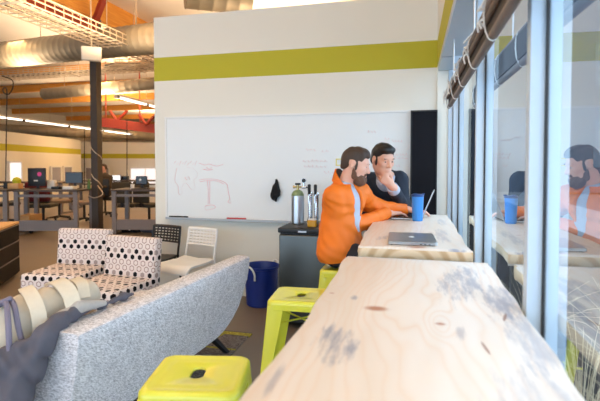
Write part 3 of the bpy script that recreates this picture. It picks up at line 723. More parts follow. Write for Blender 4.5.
def stool_leg(sx, sy, hx, hy, z):
    """pressed-sheet corner leg: L section, wide at the seat, narrow at the foot"""
    bm = B(); top = Vector((sx*(hx - .004), sy*(hy - .004), z - .03)); bot = Vector((sx*(hx + .055), sy*(hy + .05), 0)); out = []
    for t in (0, .12, .3, .6, 1.0):
        c = top.lerp(bot, t); w = .088 - .058*min(1, t*1.1) ; th = .0035; r_ = .012
        pl = [(-w, 0), (-r_, 0), (-r_*.3, -r_*.3), (0, -r_), (0, -w), (-th, -w), (-th, -r_ - th), (-r_*.3 - th, -r_*.3 - th), (-r_ - th, -th), (-w, -th)]
        out.append([(c.x + sx*p[0], c.y + sy*p[1], c.z) for p in pl])
    rings(bm, out); return bm
def make_stool(label):
    t = thing('metal_stool', label, 'stool', (0, 0, 0)); hx, hy, z = .158, .145, .68
    obj('seat', stool_seat(hx, hy, z), 'yellow', t, True, 50)
    for sx in (-1, 1):
        for sy in (-1, 1): obj('leg', stool_leg(sx, sy, hx, hy, z), 'yellow', t, True, 30)
    bm = B()
    zz = .55; f = (z-.03-zz)/(z-.03); ex, ey = hx - .004 + .059*f - .01, hy - .004 + .054*f - .01
    for s_ in (-1, 1): tube(bm, [(-ex, -ey*s_, zz), (ex, ey*s_, zz)], .005, n=8)
    obj('cross_brace', bm, 'yellow', t)
    bm = B(); zz = .20; f = (z-.03-zz)/(z-.03); ex, ey = hx - .004 + .059*f - .005, hy - .004 + .054*f - .005
    for a, b in (((-ex, -ey), (ex, -ey)), ((-ex, ey), (ex, ey)), ((-ex, -ey), (-ex, ey)), ((ex, -ey), (ex, ey))): tube(bm, [(*a, zz), (*b, zz)], .007, n=8)
    obj('footrest', bm, 'yellow', t)
    return t
st = make_stool('yellow metal stool nearest the camera at the bottom of the picture')
st.location = (-.69, 1.362, 0); st.rotation_euler = (0, 0, R(12)); st['group'] = 'yellow stools along the tables'
dup(st, (-.575, 2.325, 0), R(4), 'yellow metal stool beside the near table in front of the small fridge')
dup(st, (-.44, 3.03, 0), R(0), 'yellow metal stool the man in the orange jacket sits on')

# ================================================================== SETTEE
def settee():
    t = thing('settee', 'grey tweed settee with its back to the tables', 'sofa', (-1.25, 2.28, 0), R(0))
    o_ = Vector((-1.25, 2.28, 0)); y0, y1 = 1.50, 3.10
    bm = B(); rs = []; N = 30
    # outer back: upright shell whose far lower corner is rounded off
    def sec(y, t_):
        xo = -1.272 + .118*(y-y0)/(y1-y0)      # outer top edge drifts towards the table
        thick = .165 - .055*(y-y0)/(y1-y0)
        zb = .20 + .0*t_
        e = (y - (y1 - .36))/.36
        if e > 0: zb = .20 + .34*(1 - math.sqrt(max(0, 1 - e**2.4)))
        e2 = ((y0 + .1) - y)/.1
        return xo, thick, zb
    for i in range(N+1):
        y = y0 + (y1-y0)*i/N; xo, th, zb = sec(y, i/N); zt = .70; P = []
        lean = lambda z: -.10*((zt - z)/.5)**1.5
        for k in range(9): z = zb + (zt - .018 - zb)*k/8; P.append((xo + lean(z), z))
        P += [(xo - .004, zt - .006), (xo - .014, zt), (xo - th + .014, zt + .004), (xo - th + .003, zt - .004), (xo - th, zt - .016)]
        for k in range(1, 5): z = zt - .016 + (max(zb, .28) - zt + .016)*k/4; P.append((xo - th - .26*((zt - z)/.42), z))
        P.append((xo - th - .2, zb - .001)) if False else None
        rs.append([(p[0]-o_.x, y-o_.y, p[1]) for p in P])
    rings(bm, rs); obj('backrest', bm, 'tweed', t, True, 40)
    bm = B(); box(bm, (-1.775-o_.x, (y0+y1)/2-.02-o_.y, .31), (.50, y1-y0-.06, .22), bev=.04, seg=3); obj('seat', bm, 'tweed', t, True, 50)
    bm = B(); bx(bm, -1.98-o_.x, -1.42-o_.x, y0+.06-o_.y, y1-.3-o_.y, .17, .215); obj('base_frame', bm, 'black_metal', t, False)
    for (px, py, qx, qy) in ((-1.45, 2.92, -1.30, 3.03), (-1.45, 1.70, -1.38, 1.62), (-1.92, 2.7, -1.98, 2.78), (-1.92, 1.7, -1.98, 1.62)):
        bm = B(); a = Vector((px-o_.x, py-o_.y, .21)); b = Vector((qx-o_.x, qy-o_.y, 0))
        rings(bm, [[a + Vector(v)*.028 for v in ((1, 1, 0), (-1, 1, 0), (-1, -1, 0), (1, -1, 0))], [b + Vector(v)*.017 for v in ((1, 1, 0), (-1, 1, 0), (-1, -1, 0), (1, -1, 0))]])
        obj('leg', bm, 'black', t, False)
    # piped seam along the near corner
    bm = B(); xo, th, zb = sec(y0, 0); tube(bm, [(xo - .10*((.70 - z)/.5)**1.5 - o_.x, y0 - o_.y, z) for z in [.22 + .475*k/12 for k in range(13)]], .0035, n=6); obj('seam', bm, 'tweed', t)
settee()
# rug
rg = thing('rug', 'grey rug with yellow border bands under the settee', 'rug', (-1.62, 2.75, 0))
bm = B(); bx(bm, -.55, .36, -1.0, .68, 0, .008); obj('field', bm, 'rug_grey', rg, False)
bm = B()
for q in ((-.55, .37, .60, .66), (-.55, .36, .32, .345)): bx(bm, q[0], q[1], q[2], q[3], 0, .0088)
obj('border_band', bm, 'rug_yellow', rg, False)
bm = B(); prism(bm, [(.10, .60), (.16, .60), (.02, .10), (-.06, .10)], .0005, .0092); obj('diagonal_band', bm, 'rug_yellow', rg, False)

# ================================================================== DOTTED CHAIRS
def dotted_chair(label):
    t = thing('slipper_chair', label, 'chair', (0, 0, 0), 0, 'dotted armless chairs')
    o = obj('seat', (lambda b: (box(b, (0, .03, .355), (.52, .47, .15), bev=.028, seg=3), b)[1])(B()), 'dotted', t, True, 60); box_uv(o)
    b = B(); box(b, (0, .30, .545), (.53, .095, .42), rot=None, bev=.022, seg=3); bmesh.ops.rotate(b, cent=(0, .28, .36), matrix=Matrix.Rotation(R(-6), 3, 'X'), verts=b.verts[:])
    o = obj('backrest', b, 'dotted', t, True, 60); box_uv(o)
    for sx in (-.22, .22):
        for sy in (-.16, .24):
            b = B(); cyl(b, (sx, sy, 0), (sx*.95, sy*.95, .29), .012, .017, n=12); obj('leg', b, 'chrome', t)
    return t
c1 = dotted_chair('dotted armless chair nearest the white chair, overlapping the other dotted one'); c1.location = (-2.36, 3.08, 0); c1.rotation_euler = (0, 0, R(-6))
dup(c1, (-3.02, 3.38, 0), R(5), 'dotted armless chair on the left, partly behind its twin')

# ================================================================== WHITE AND BLACK SIDE CHAIRS
def side_chair(label, m, seatm):
    t = thing('side_chair', label, 'chair', (0, 0, 0), 0, 'moulded side chairs by the wall')
    b = B(); rs = []
    for i in range(13):
        y = -.19 + .38*i/12; z = .455 - .05*max(0, (-.10 - y)/.09)**2 + .012*max(0, (y-.1)/.09); w = .195 - .012*max(0, (y - .0)/.19)
        rs.append([(-w, y, z - .018), (-w, y, z), (-w*.8, y, z + .002), (0, y, z - .008), (w*.8, y, z + .002), (w, y, z), (w, y, z - .018), (0, y, z - .026)])
    rings(b, rs); obj('seat', b, seatm, t, True, 60)
    b = B(); yb = lambda x, z: .205 + (z - .45)*.16 + .02*(1 - (x/.19)**2)
    zs = [.585 + .028*k for k in range(6)]
    for k, z in enumerate(zs + [.735]):
        h = .0115 if k < 6 else .016
        tube(b, [(x, yb(x, z), z) for x in [-.175 + .35*i/8 for i in range(9)]], h, n=6, flat=.5)
    for i in range(9):
        x = -.165 + .33*i/8; tube(b, [(x, yb(x, z), z) for z in (.585, .66, .735)], .0075, n=5, flat=.6)
    obj('backrest', b, m, t)
    for sx in (-1, 1):
        b = B(); tube(b, curve([(sx*.175, yb(.175, .74), .735), (sx*.178, yb(.178, .6), .60), (sx*.182, .205, .44), (sx*.19, .235, .22), (sx*.195, .27, 0)], 5), .011, n=8); obj('leg', b, m, t)
        b = B(); tube(b, curve([(sx*.175, -.14, .435), (sx*.185, -.165, .40), (sx*.195, -.185, .2), (sx*.20, -.20, 0)], 5), .011, n=8); obj('leg', b, m, t)
    for q in ((-.178, .20), (-.175, -.13)): b = B(); tube(b, [(q[0], q[1], .43), (-q[0], q[1], .43)], .008); obj('seat_rail', b, m, t)
    return t
w = side_chair('white side chair with a slotted back against the wall', 'white_paint', 'white_paint'); w.location = (-2.07, 3.83, 0); w.rotation_euler = (0, 0, R(-15))
def recolour_copy(root, loc, rz, label, m):
    r = dup(root, loc, rz, label)
    for ch in r.children: ch.data = ch.data.copy(); ch.data.materials.clear(); ch.data.materials.append(M[m])
    return r
recolour_copy(w, (-2.50, 3.92, 0), R(-12), 'black side chair with a slotted back behind the dotted chair', 'black')

# ================================================================== FRIDGE, TAPS, TANK, TUB
fr = thing('mini_fridge', 'grey stainless mini fridge with a black top under the whiteboard', 'fridge', (-.885, 3.85, 0))
bm = B(); bx(bm, -.205, .205, -.19, .26, .03, .80, bev=.006); obj('cabinet', bm, 'black', fr)
bm = B(); bx(bm, -.203, .203, -.235, -.193, .05, .785, bev=.012, seg=3); obj('door', bm, 'fridge_door', fr)
bm = B(); bx(bm, -.21, .21, -.245, .265, .80, .84, bev=.008, seg=3); obj('top_panel', bm, 'black', fr)
bm = B(); bx(bm, -.035, .035, -.249, -.244, .808, .822); obj('badge', bm, 'alu', fr, False)
for sx in (-.17, .17):
    for sy in (-.16, .22): bm = B(); cyl(bm, (sx, sy, 0), (sx, sy, .03), .018, n=12); obj('foot', bm, 'black', fr)
tk = thing('gas_tank', 'silver gas cylinder with green shoulder standing on the fridge', 'gas cylinder', (-1.003, 3.92, .84))
bm = B(); lathe(bm, [(.001, 0), (.052, 0), (.057, .006), (.057, .245), (.056, .25)], n=32); obj('body', bm, 'alu', tk)
bm = B(); lathe(bm, [(.057, .25), (.052, .272), (.038, .29), (.022, .298), (.018, .30), (.001, .302)], n=32); obj('shoulder', bm, 'tank_green', tk)
bm = B(); cyl(bm, (0, 0, .298), (0, 0, .345), .012, n=14); cyl(bm, (-.028, 0, .325), (.045, 0, .325), .009, n=12); cyl(bm, (-.03, 0, .325), (-.042, 0, .325), .014, n=8); obj('valve', bm, 'brass', tk)
bm = B(); lathe(bm, [(.001, .345), (.024, .345), (.026, .352), (.024, .36), (.001, .361)], n=16); obj('valve_knob', bm, 'black', tk)
tw = thing('beer_tower', 'chrome two-tap beer tower with black tap handles on the fridge', 'beer tap', (-.865, 3.93, .84))
bm = B(); lathe(bm, [(.001, 0), (.06, 0), (.06, .008), (.045, .012), (.001, .013)], n=28); obj('base_flange', bm, 'chrome', tw)
for k, (x, y) in enumerate(((-.028, .01), (.032, -.01))):
    bm = B(); cyl(bm, (x, y, .008), (x, y, .25), .021, n=20); lathe(bm, [(.022, .25), (.026, .255), (.026, .27), (.018, .285), (.001, .288)], (x, y, 0), 20); obj('column', bm, 'chrome', tw)
    bm = B(); cyl(bm, (x, y, .235), (x, y-.06, .235), .010, n=12); cyl(bm, (x, y-.06, .25), (x, y-.066, .185), .009, .006, n=12); obj('tap', bm, 'chrome', tw)
    bm = B(); lathe(bm, [(.001, .262), (.009, .262), (.014, .30), (.015, .345), (.010, .352), (.001, .353)], (x, y-.045, 0), 16); obj('tap_handle', bm, 'black', tw)
gg = thing('gas_regulator', 'round pressure gauge above the tank valve', 'gauge', (-.945, 3.915, 1.165))
bm = B(); cyl(bm, (0, -.010, .058), (0, .010, .058), .020, n=24); cyl(bm, (0, 0, -.005), (0, 0, .045), .010, n=12); cyl(bm, (-.02, 0, .0), (.02, 0, .0), .013, n=12); obj('gauge_body', bm, 'chrome', gg)
bm = B(); cyl(bm, (0, -.0125, .058), (0, -.010, .058), .0185, n=24); obj('gauge_dial', bm, 'black', gg)
bm = B(); tube(bm, curve([(.018, 0, 0), (.05, .01, -.02), (.06, .03, -.12), (.03, .07, -.25), (.01, .08, -.325)], 6), .005, n=7); obj('hose', bm, 'black', gg)
gb = thing('glass_jar', 'small amber jar at the front edge of the fridge top', 'jar', (-.835, 3.76, .84))
bm = B(); rslab(bm, .038, .03, .01, 0, .055, .004); obj('jar', bm, 'amber', gb)
bm = B(); rslab(bm, .034, .027, .008, .055, .066, .003); obj('lid', bm, 'white_paint', gb)
gc = thing('glass_jar', 'small clear-lidded cup right of the amber jar, half behind the orange sleeve', 'cup', (-.765, 3.78, .84))
bm = B(); lathe(bm, [(.001, 0), (.024, 0), (.03, .05), (.028, .052), (.001, .05)], n=20); obj('cup', bm, 'alu', gc)
tu = thing('storage_tub', 'blue plastic tub with white rope handles on the floor by the fridge', 'tub', (-1.44, 4.19, 0))
bm = B(); lathe(bm, [(.001, 0), (.135, 0), (.145, .01), (.166, .36), (.176, .365), (.178, .385), (.170, .388), (.160, .36), (.138, .02), (.001, .02)], n=40); obj('bucket', bm, 'blue_tub', tu)
for a in (-108, 62):
    c_ = Vector((math.cos(R(a)), math.sin(R(a)), 0)); s_ = Vector((-c_.y, c_.x, 0)); bm = B()
    tube(bm, curve([c_*.168 - s_*.05 + Vector((0, 0, .27)), c_*.178 - s_*.055 + Vector((0, 0, .33)), c_*.195 - s_*.035 + Vector((0, 0, .385)), c_*.2 + Vector((0, 0, .40)), c_*.195 + s_*.035 + Vector((0, 0, .385)), c_*.178 + s_*.055 + Vector((0, 0, .33)), c_*.168 + s_*.05 + Vector((0, 0, .27))], 5), .010, n=8)
    obj('rope_handle', bm, 'rope', tu)

# ================================================================== BAG AND JACKET ON THE SETTEE
bo = Vector((-1.62, 1.72, .42))
bg = thing('canvas_bag', 'beige canvas backpack slumped against the near end of the settee', 'bag', bo)
F = Field((-2.1, 1.25, .38), (-1.3, 2.1, .95), .008)
F.path([(-1.70, 1.50, .50), (-1.67, 1.53, .62), (-1.60, 1.58, .70)], [.15, .14, .10], k=.05)
F.path([(-1.62, 1.53, .725), (-1.55, 1.66, .745), (-1.54, 1.86, .735)], [.082, .075, .07], k=.03)
F.path([(-1.70, 1.85, .50), (-1.66, 1.80, .62)], [.12, .11], k=.06)
F.wrinkle(.004, [(40, 20, 10, 0, 1), (15, 60, 40, 1, .6)])
F.cut((0, 0, .422), (0, 0, -1))
F.mesh('pack_body', 'canvas', bg, bo, 1)
def bag_strap(name, m, pts, w, th=.006, side=(0, 1, 0)):
    bm = B(); ribbon(bm, [Vector(p) - bo for p in curve(pts, 6)], side, w, th); return obj(name, bm, m, bg, True, 60)
bag_strap('strap', 'strap', [(-1.68, 1.66, .815), (-1.62, 1.60, .835), (-1.55, 1.555, .825), (-1.485, 1.525, .765), (-1.462, 1.51, .675), (-1.47, 1.50, .58)], .055, .008, (.55, .8, .2))
bag_strap('strap', 'strap', [(-1.62, 1.74, .82), (-1.57, 1.71, .84), (-1.50, 1.67, .845), (-1.435, 1.645, .81), (-1.402, 1.63, .755)], .062, .010, (.5, .8, .2))
bag_strap('strap', 'strap', [(-1.62, 1.86, .80), (-1.54, 1.80, .83), (-1.47, 1.76, .82), (-1.44, 1.74, .765)], .05, .01, (.5, .8, .1))
for pts in ([(-1.62, 1.47, .80), (-1.57, 1.455, .815), (-1.52, 1.415, .77), (-1.495, 1.395, .70), (-1.485, 1.385, .62)], [(-1.60, 1.50, .82), (-1.545, 1.47, .80), (-1.505, 1.45, .72), (-1.475, 1.44, .66)], [(-1.80, 1.42, .60), (-1.70, 1.40, .72), (-1.62, 1.43, .80), (-1.57, 1.48, .83)]):
    bm = B(); tube(bm, [Vector(p) - bo for p in curve(pts, 6)], .011, n=7); obj('cord', bm, 'lavender', bg)
jo = Vector((-1.46, 1.44, .71))
F = Field((-2.0, 1.2, .26), (-1.18, 2.15, .80), .008)
F.path([(-1.36, 1.98, .722), (-1.39, 1.80, .722), (-1.40, 1.64, .732), (-1.395, 1.53, .730), (-1.385, 1.46, .70), (-1.43, 1.42, .60), (-1.48, 1.385, .48), (-1.54, 1.36, .38)], [.014, .018, .022, .026, .034, .055, .08, .09], k=.03)
F.path([(-1.45, 1.42, .68), (-1.54, 1.37, .60), (-1.66, 1.34, .48)], [.02, .045, .08], k=.05)
F.wrinkle(.006, [(60, 10, 30, 0, 1), (20, 80, 20, 1, .6), (110, 40, -30, 3, .5)])
gj = F.mesh('draped_jacket', 'grey_jacket', None, jo, 1); gj.location = jo; tag(gj, 'blue-grey jacket draped over the near end of the settee', 'jacket')
F = Field((-1.6, 1.4, .66), (-1.25, 2.2, .85), .006)
F.path([(-1.43, 1.56, .738), (-1.40, 1.66, .752), (-1.37, 1.78, .735)], [.016, .024, .016], k=.03)
F.wrinkle(.002, [(90, 50, 30, 0, 1)])
o = F.mesh('fleece_lining', 'fleece', gj, jo, 1); o['label'] = 'pale fleece lining of the jacket'
# ================================================================== PEOPLE
def head_frame(face, tilt_up=(0, 0, 1)):
    x = Vector(face).normalized(); u = Vector(tilt_up); y = u.cross(x).normalized(); z = x.cross(y)
    return Matrix((x, y, z)).transposed()          # columns: forward, left, up
class Head:
    def __init__(s, c, Rm, sc=1.0): s.c = Vector(c); s.R = Rm; s.s = sc
    def p(s, x, y, z): return s.c + s.R @ (Vector((x, y, z)) * s.s)
    def e(s, F, c, r, tilt=0, **kw):
        rot = s.R if not tilt else s.R @ Matrix.Rotation(tilt, 3, 'Y')
        F.ell(s.p(*c), [v * s.s for v in r], rot, **kw)
    def skin(s, F, lip=1):
        e = s.e
        e(F, (-.014, 0, .030), (.097, .077, .086), k=.02, lab=0)
        e(F, (.028, 0, -.030), (.060, .062, .080), k=.03, lab=0)
        e(F, (.030, 0, -.078), (.052, .053, .040), k=.03, lab=0)
        e(F, (.066, 0, -.100), (.022, .026, .020), k=.025, lab=0)
        e(F, (.077, 0, .024), (.013, .050, .011), k=.018, lab=0)
        for sy in (-1, 1):
            e(F, (.060, sy*.042, -.022), (.022, .020, .018), k=.02, lab=0)
            e(F, (.095, sy*.031, .002), (.013, .017, .011), k=.012, op='sub')
            e(F, (.070, sy*.031, .002), (.0125, .0135, .0115), k=.002, lab=0)
            e(F, (.0785, sy*.031, .0085), (.0125, .0165, .0062), k=.004, lab=0)
            e(F, (.0765, sy*.031, -.008), (.0115, .0155, .0045), k=.004, lab=0)
            e(F, (-.008, sy*.079, -.004), (.019, .008, .032), tilt=.15, k=.006, lab=0)
            e(F, (-.004, sy*.088, -.002), (.009, .006, .017), tilt=.15, k=.004, op='sub')
            e(F, (.094, sy*.012, -.036), (.010, .008, .008), k=.008, lab=0)
        F.cone(s.p(.083, 0, .012), s.p(.108, 0, -.031), .0085*s.s, .0115*s.s, k=.012, lab=0)
        e(F, (.089, 0, -.064), (.011, .024, .0055), k=.006, lab=lip)
        e(F, (.087, 0, -.076), (.011, .021, .0065), k=.006, lab=lip)
    def eyes(s, parent, origin, down=.25):
        for sy in (-1, 1):
            bm = B(); r = .0112*s.s; c = s.p(.0755, sy*.031, .0); rot = s.R @ Matrix.Rotation(down, 3, 'Y')
            rs = []; n = 20
            for i in range(15):
                a = math.pi*(1 - i/14); x = math.cos(a); q = math.sin(a) if 0 < i < 14 else .002
                rs.append([c - Vector(origin) + rot @ (Vector((x, q*math.cos(t), q*math.sin(t)*.96))*r) for t in [2*math.pi*k/n for k in range(n)]])
            rings(bm, rs)
            for f in bm.faces:
                if (rot.transposed() @ (f.calc_center_median() + Vector(origin) - c)).x > r*.80: f.material_index = 1
            obj('eye', bm, ['eye', 'iris'], parent)
    def hair(s, F, top=.020, fringe=.055, part=0):
        e = s.e
        e(F, (-.014, 0, .034), (.0985, .0800, .084 + top*.4), k=.01)
        e(F, (.030, 0, .084), (.054, .058, .026 + top*.5), k=.03)
        e(F, (-.080, 0, -.022), (.025, .058, .045), k=.03)
        F.rbox(s.p(.118, 0, -.050), (.065*s.s, .11*s.s, .112*s.s), .03, s.R, k=.012, op='sub')
        F.rbox(s.p(.060, 0, -.11), (.085*s.s, .12*s.s, .105*s.s), .025, s.R, k=.012, op='sub')
        F.rbox(s.p(-.05, 0, -.145), (.12*s.s, .12*s.s, .085*s.s), .02, s.R, k=.01, op='sub')
        for sy in (-1, 1):
            F.ell(s.p(-.006, sy*.088, -.012), (.026*s.s, .03*s.s, .038*s.s), s.R, k=.008, op='sub')
            e(F, (.022, sy*.071, -.012), (.011, .006, .030), k=.008)
            e(F, (.0875, sy*.031, .0225), (.0060, .0195, .0042), tilt=.25, k=.002)
def hand(F, wrist, fwd, back, thumb_side, curls, sc=1.0, spread=.06, thumb=None, lab=0):
    """five separate fingers on a palm; back = direction the back of the hand faces"""
    f = Vector(fwd).normalized(); n = Vector(back); n = (n - f*n.dot(f)).normalized(); s_ = Vector(thumb_side); s_ = (s_ - f*s_.dot(f) - n*s_.dot(n)).normalized()
    w = Vector(wrist); P = lambda a, b, c: w + (f*a + s_*b + n*c) * sc
    F.cone(P(-.03, 0, 0), P(.012, 0, 0), .027*sc, .026*sc, k=.02, lab=lab)
    for b, a in ((.027, .090), (.009, .094), (-.009, .090), (-.026, .083)): F.cone(P(.012, b*.6, 0), P(a, b, .002), .0145*sc, .0115*sc, k=.012, lab=lab)
    for i, (b, a, L) in enumerate(((.028, .090, (.042, .025, .020)), (.009, .095, (.046, .029, .021)), (-.010, .091, (.042, .027, .020)), (-.027, .083, (.034, .021, .018)))):
        p = P(a, b, .001); ang = 0; d0 = (f + s_ * ((1.3 - i) * spread)).normalized(); rr = (.0092, .0084, .0078, .0068)
        for k in range(3):
            ang += curls[i][k]; d = d0*math.cos(ang) - n*math.sin(ang); q = p + d * L[k] * sc
            F.cone(p, q, rr[k]*sc * (.9 if i == 3 else 1), rr[k+1]*sc * (.9 if i == 3 else 1), k=.003, lab=lab); p = q
    th = thumb or ((.020, .028, -.006), (.052, .050, -.016), (.082, .056, -.022), (.106, .052, -.026))
    q = [P(*v) for v in th]
    F.path(q, [.0135*sc, .0115*sc, .0098*sc, .0082*sc], k=.006, lab=lab)

def limb(F, pts, rs, k=.03, **kw): F.path([tuple(p) for p in pts], rs, k=k, **kw)

# ------------------------------------------------ the man in the orange jacket
A0 = Vector((-.50, 3.05, .68))
hipR, hipL = (-.47, 2.99, .775), (-.46, 3.14, .775)
kneeR, kneeL = (-.10, 2.93, .745), (-.10, 3.22, .745)
ankR, ankL = (-.215, 2.94, .30), (-.215, 3.20, .30)
shR, shL = (-.510, 2.985, 1.155), (-.375, 3.25, 1.16)
elR, wrR = (-.435, 3.04, .945), (-.195, 3.325, 1.012)
elL, wrL = (-.235, 3.40, 1.035), (-.068, 3.50, 1.028)
neckb = (-.465, 3.10, 1.20)
hA = Head((-.384, 3.085, 1.368), head_frame((.955, -.06, -.25), (.25, 0, .97)), .94)
F = Field((-.75, 2.72, .10), (.12, 3.72, 1.53), .0055)
limb(F, [(-.48, 3.06, .80), (-.482, 3.07, .95), (-.472, 3.09, 1.09)], [.095, .095, .095], k=.05)
limb(F, [shR, (-.47, 3.11, 1.12), shL], [.055, .080, .055], k=.05)
limb(F, [neckb, hA.p(-.022, 0, -.05)], [.058, .050], k=.03)
limb(F, [shR, (-.478, 3.0, 1.05), elR, (-.31, 3.18, .975), wrR], [.05, .045, .04, .036, .027]); limb(F, [shL, (-.34, 3.36, 1.09), elL, (-.15, 3.45, 1.03), wrL], [.05, .045, .04, .036, .027])
limb(F, [hipR, kneeR, ankR], [.075, .055, .036], k=.03); limb(F, [hipL, kneeL, ankL], [.075, .055, .036], k=.03)
for a in (ankR, ankL): limb(F, [a, (a[0]+.02, a[1], a[2]-.05), (a[0]+.15, a[1], a[2]-.065)], [.034, .034, .026])
hA.skin(F)
cu = [(.25, .35, .2), (.30, .4, .2), (.32, .4, .25), (.3, .4, .25)]
fR = (.80, .60, -.02); fL = (.84, .1, -.02)
hand(F, Vector(wrR) + Vector((.02, .02, .0)), fR, (-.1, .0, 1), (-.6, .8, 0), cu, 1.0)
hand(F, Vector(wrL) + Vector((.02, .0, .0)), fL, (-.1, 0, 1), (0, -1, 0), cu, .98)
pA = F.mesh('person', ['skin_a', 'lip', 'eye'], None, A0, 1); pA.location = A0; hA.eyes(pA, A0, .35)
tag(pA, 'bearded person in an orange jacket seated typing at the open laptop', 'person')
# shirt
F = Field((-.70, 2.85, .72), (-.25, 3.36, 1.30), .006)
limb(F, [(-.472, 3.06, .80), (-.472, 3.07, .95), (-.462, 3.09, 1.09)], [.115, .112, .116], k=.05)
limb(F, [(-.475, 3.04, 1.15), (-.43, 3.15, 1.15)], [.085, .085], k=.05)
limb(F, [neckb, (-.452, 3.10, 1.235)], [.078, .068], k=.03)
F.cut((-.44, 3.1, 1.245), (.30, 0, .95)); F.wrinkle(.0015, [(50, 30, 20, 0, 1)])
F.mesh('shirt', 'shirt', pA, A0, 1)
bm = B()      # shirt collar points
for sy in (-1, 1):
    rings(bm, [[Vector(q) - A0 for q in ((-.46, 3.1+sy*.068, 1.255), (-.40, 3.1+sy*.045, 1.235), (-.378, 3.1+sy*.03, 1.185), (-.415, 3.1+sy*.075, 1.205))], [Vector(q) - A0 for q in ((-.456, 3.1+sy*.072, 1.252), (-.396, 3.1+sy*.049, 1.232), (-.374, 3.1+sy*.034, 1.182), (-.411, 3.1+sy*.079, 1.202))]])
obj('shirt_collar', bm, 'shirt', pA, False)
# jacket
F = Field((-.80, 2.74, .70), (.02, 3.70, 1.36), .0055)
limb(F, [(-.48, 3.06, .79), (-.488, 3.065, .92), (-.478, 3.08, 1.08)], [.130, .128, .130], k=.06)
limb(F, [(-.505, 2.985, .79), (-.455, 3.14, .79)], [.126, .126], k=.06)
limb(F, [shR, (-.462, 3.1, 1.125), shL], [.074, .122, .074], k=.06)
F.ell((-.335, 3.010, 1.10), (.11, .042, .19), Matrix.Rotation(R(-33), 3, 'Z') @ Matrix.Rotation(R(-6), 3, 'Y'), k=.012, op='sub')
limb(F, [shR, (-.478, 3.0, 1.05), elR, (-.31, 3.18, .975), wrR], [.074, .072, .062, .054, .044], k=.010)
F.cone(Vector(wrR) + Vector((.028, .034, .006)), Vector(wrR) + Vector((.10, .12, .02)), .034, .036, k=.003, op='sub')
limb(F, [shL, (-.34, 3.36, 1.09), elL, (-.15, 3.45, 1.03), wrL], [.080, .074, .064, .054, .043], k=.014)
F.path([(-.47, 3.09, 1.15), (-.462, 3.1, 1.24), (-.44, 3.1, 1.40)], [.064, .070, .080], k=.01, op='sub')
F.wrinkle(.0030, [(18, 25, 40, 0, .5), (70, 30, 15, 2, .4), (30, -50, 75, 4, .6)])
# open front: a wedge over the chest down to the belly, and the neck hole
F.cone(Vector(wrL) + Vector((.028, .008, .0)), Vector(wrL) + Vector((.2, .05, 0)), .034, .04, k=.003, op='sub')
F.cut((0, 0, .775), (.10, 0, -1)); 
jA = F.mesh('jacket', 'orange', pA, A0, 1)
# stand-up collar and lapels
def collar(name, m, r0, z0, h, th, a0, a1, tilt, cen, open_=0):
    bm = B(); rs = []
    for i in range(25):
        a = R(a0 + (a1-a0)*i/24); e = abs(i-12)/12; c = Vector((math.cos(a), math.sin(a), 0)); base = Vector(cen)
        lo = base + Vector((c.x*r0, c.y*r0*1.0, z0 - .055*e**2 - tilt*c.x)); hi = lo + Vector((c.x*(open_*e - .004) + .022*(1-e), c.y*(open_*e*1.4 - .004), h*(1 - .25*e)))
        n = c; rs.append([lo - A0, hi - A0, hi + n*th - A0, lo + n*(th+.006) - A0])
    rings(bm, rs); return obj(name, bm, m, pA, True, 60)
collar('jacket_collar', 'orange', .070, .006, .078, .010, 2, 292, .045, (-.464, 3.1, 1.215), .014)
collar('collar_lining', 'collar_lining', .0675, .008, .076, .003, 6, 288, .045, (-.464, 3.1, 1.215), .0135)
bm = B(); tube(bm, [Vector(q) - A0 for q in [(-.41, 2.992, 1.172), (-.385, 2.998, 1.150)]], .007, n=6); obj('collar_toggle', bm, 'black', pA)
# trousers, shoes
F = Field((-.72, 2.80, .18), (.06, 3.36, .92), .008)
limb(F, [(-.50, 3.0, .775), (-.49, 3.12, .775)], [.096, .096], k=.05)
limb(F, [(-.44, 2.985, .77), kneeR, (ankR[0], ankR[1], ankR[2]+.02)], [.088, .070, .052], k=.03); limb(F, [(-.44, 3.15, .77), kneeL, (ankL[0], ankL[1], ankL[2]+.02)], [.088, .070, .052], k=.03)
F.cut((0, 0, .86), (0, 0, 1)); F.cut((0, 0, .683), (0, 0, -1)) if False else None
F.wrinkle(.003, [(60, 20, 40, 0, 1)]); F.mesh('trousers', 'jeans', pA, A0, 1)
for a in (ankR, ankL):
    F = Field((a[0]-.08, a[1]-.08, a[2]-.12), (a[0]+.22, a[1]+.08, a[2]+.06), .006)
    limb(F, [a, (a[0], a[1], a[2]-.05), (a[0]+.15, a[1], a[2]-.068)], [.042, .045, .036]); F.cut((0, 0, a[2]-.098), (0, 0, -1)); F.mesh('shoe', 'shoe', pA, A0)
F = Field(hA.c - Vector((.19, .19, .19)), hA.c + Vector((.19, .19, .19)), .0045)
hA.hair(F, .022); F.wrinkle(.0022, [(120, 40, 30, 0, .6), (30, 150, 40, 1, .6)]); F.mesh('hair', 'brown_hair', pA, A0)
F = Field(hA.c - Vector((.19, .19, .24)), hA.c + Vector((.19, .19, .12)), .0045)
hA.e(F, (.046, 0, -.088), (.054, .058, .048), k=.01); hA.e(F, (.066, 0, -.108), (.036, .038, .036), k=.03)
for sy in (-1, 1): hA.e(F, (.018, sy*.062, -.052), (.020, .014, .050), k=.02)
hA.e(F, (.091, 0, -.053), (.010, .030, .007), k=.008)
hA.e(F, (.103, 0, -.069), (.020, .021, .008), k=.004, op='sub')
F.rbox(hA.p(.10, 0, .02), (.075*1.06, .09, .063), .02, hA.R, k=.012, op='sub')
F.wrinkle(.002, [(150, 60, 90, 0, .6), (60, 170, 50, 1, .6)]); F.mesh('beard', 'beard', pA, A0)

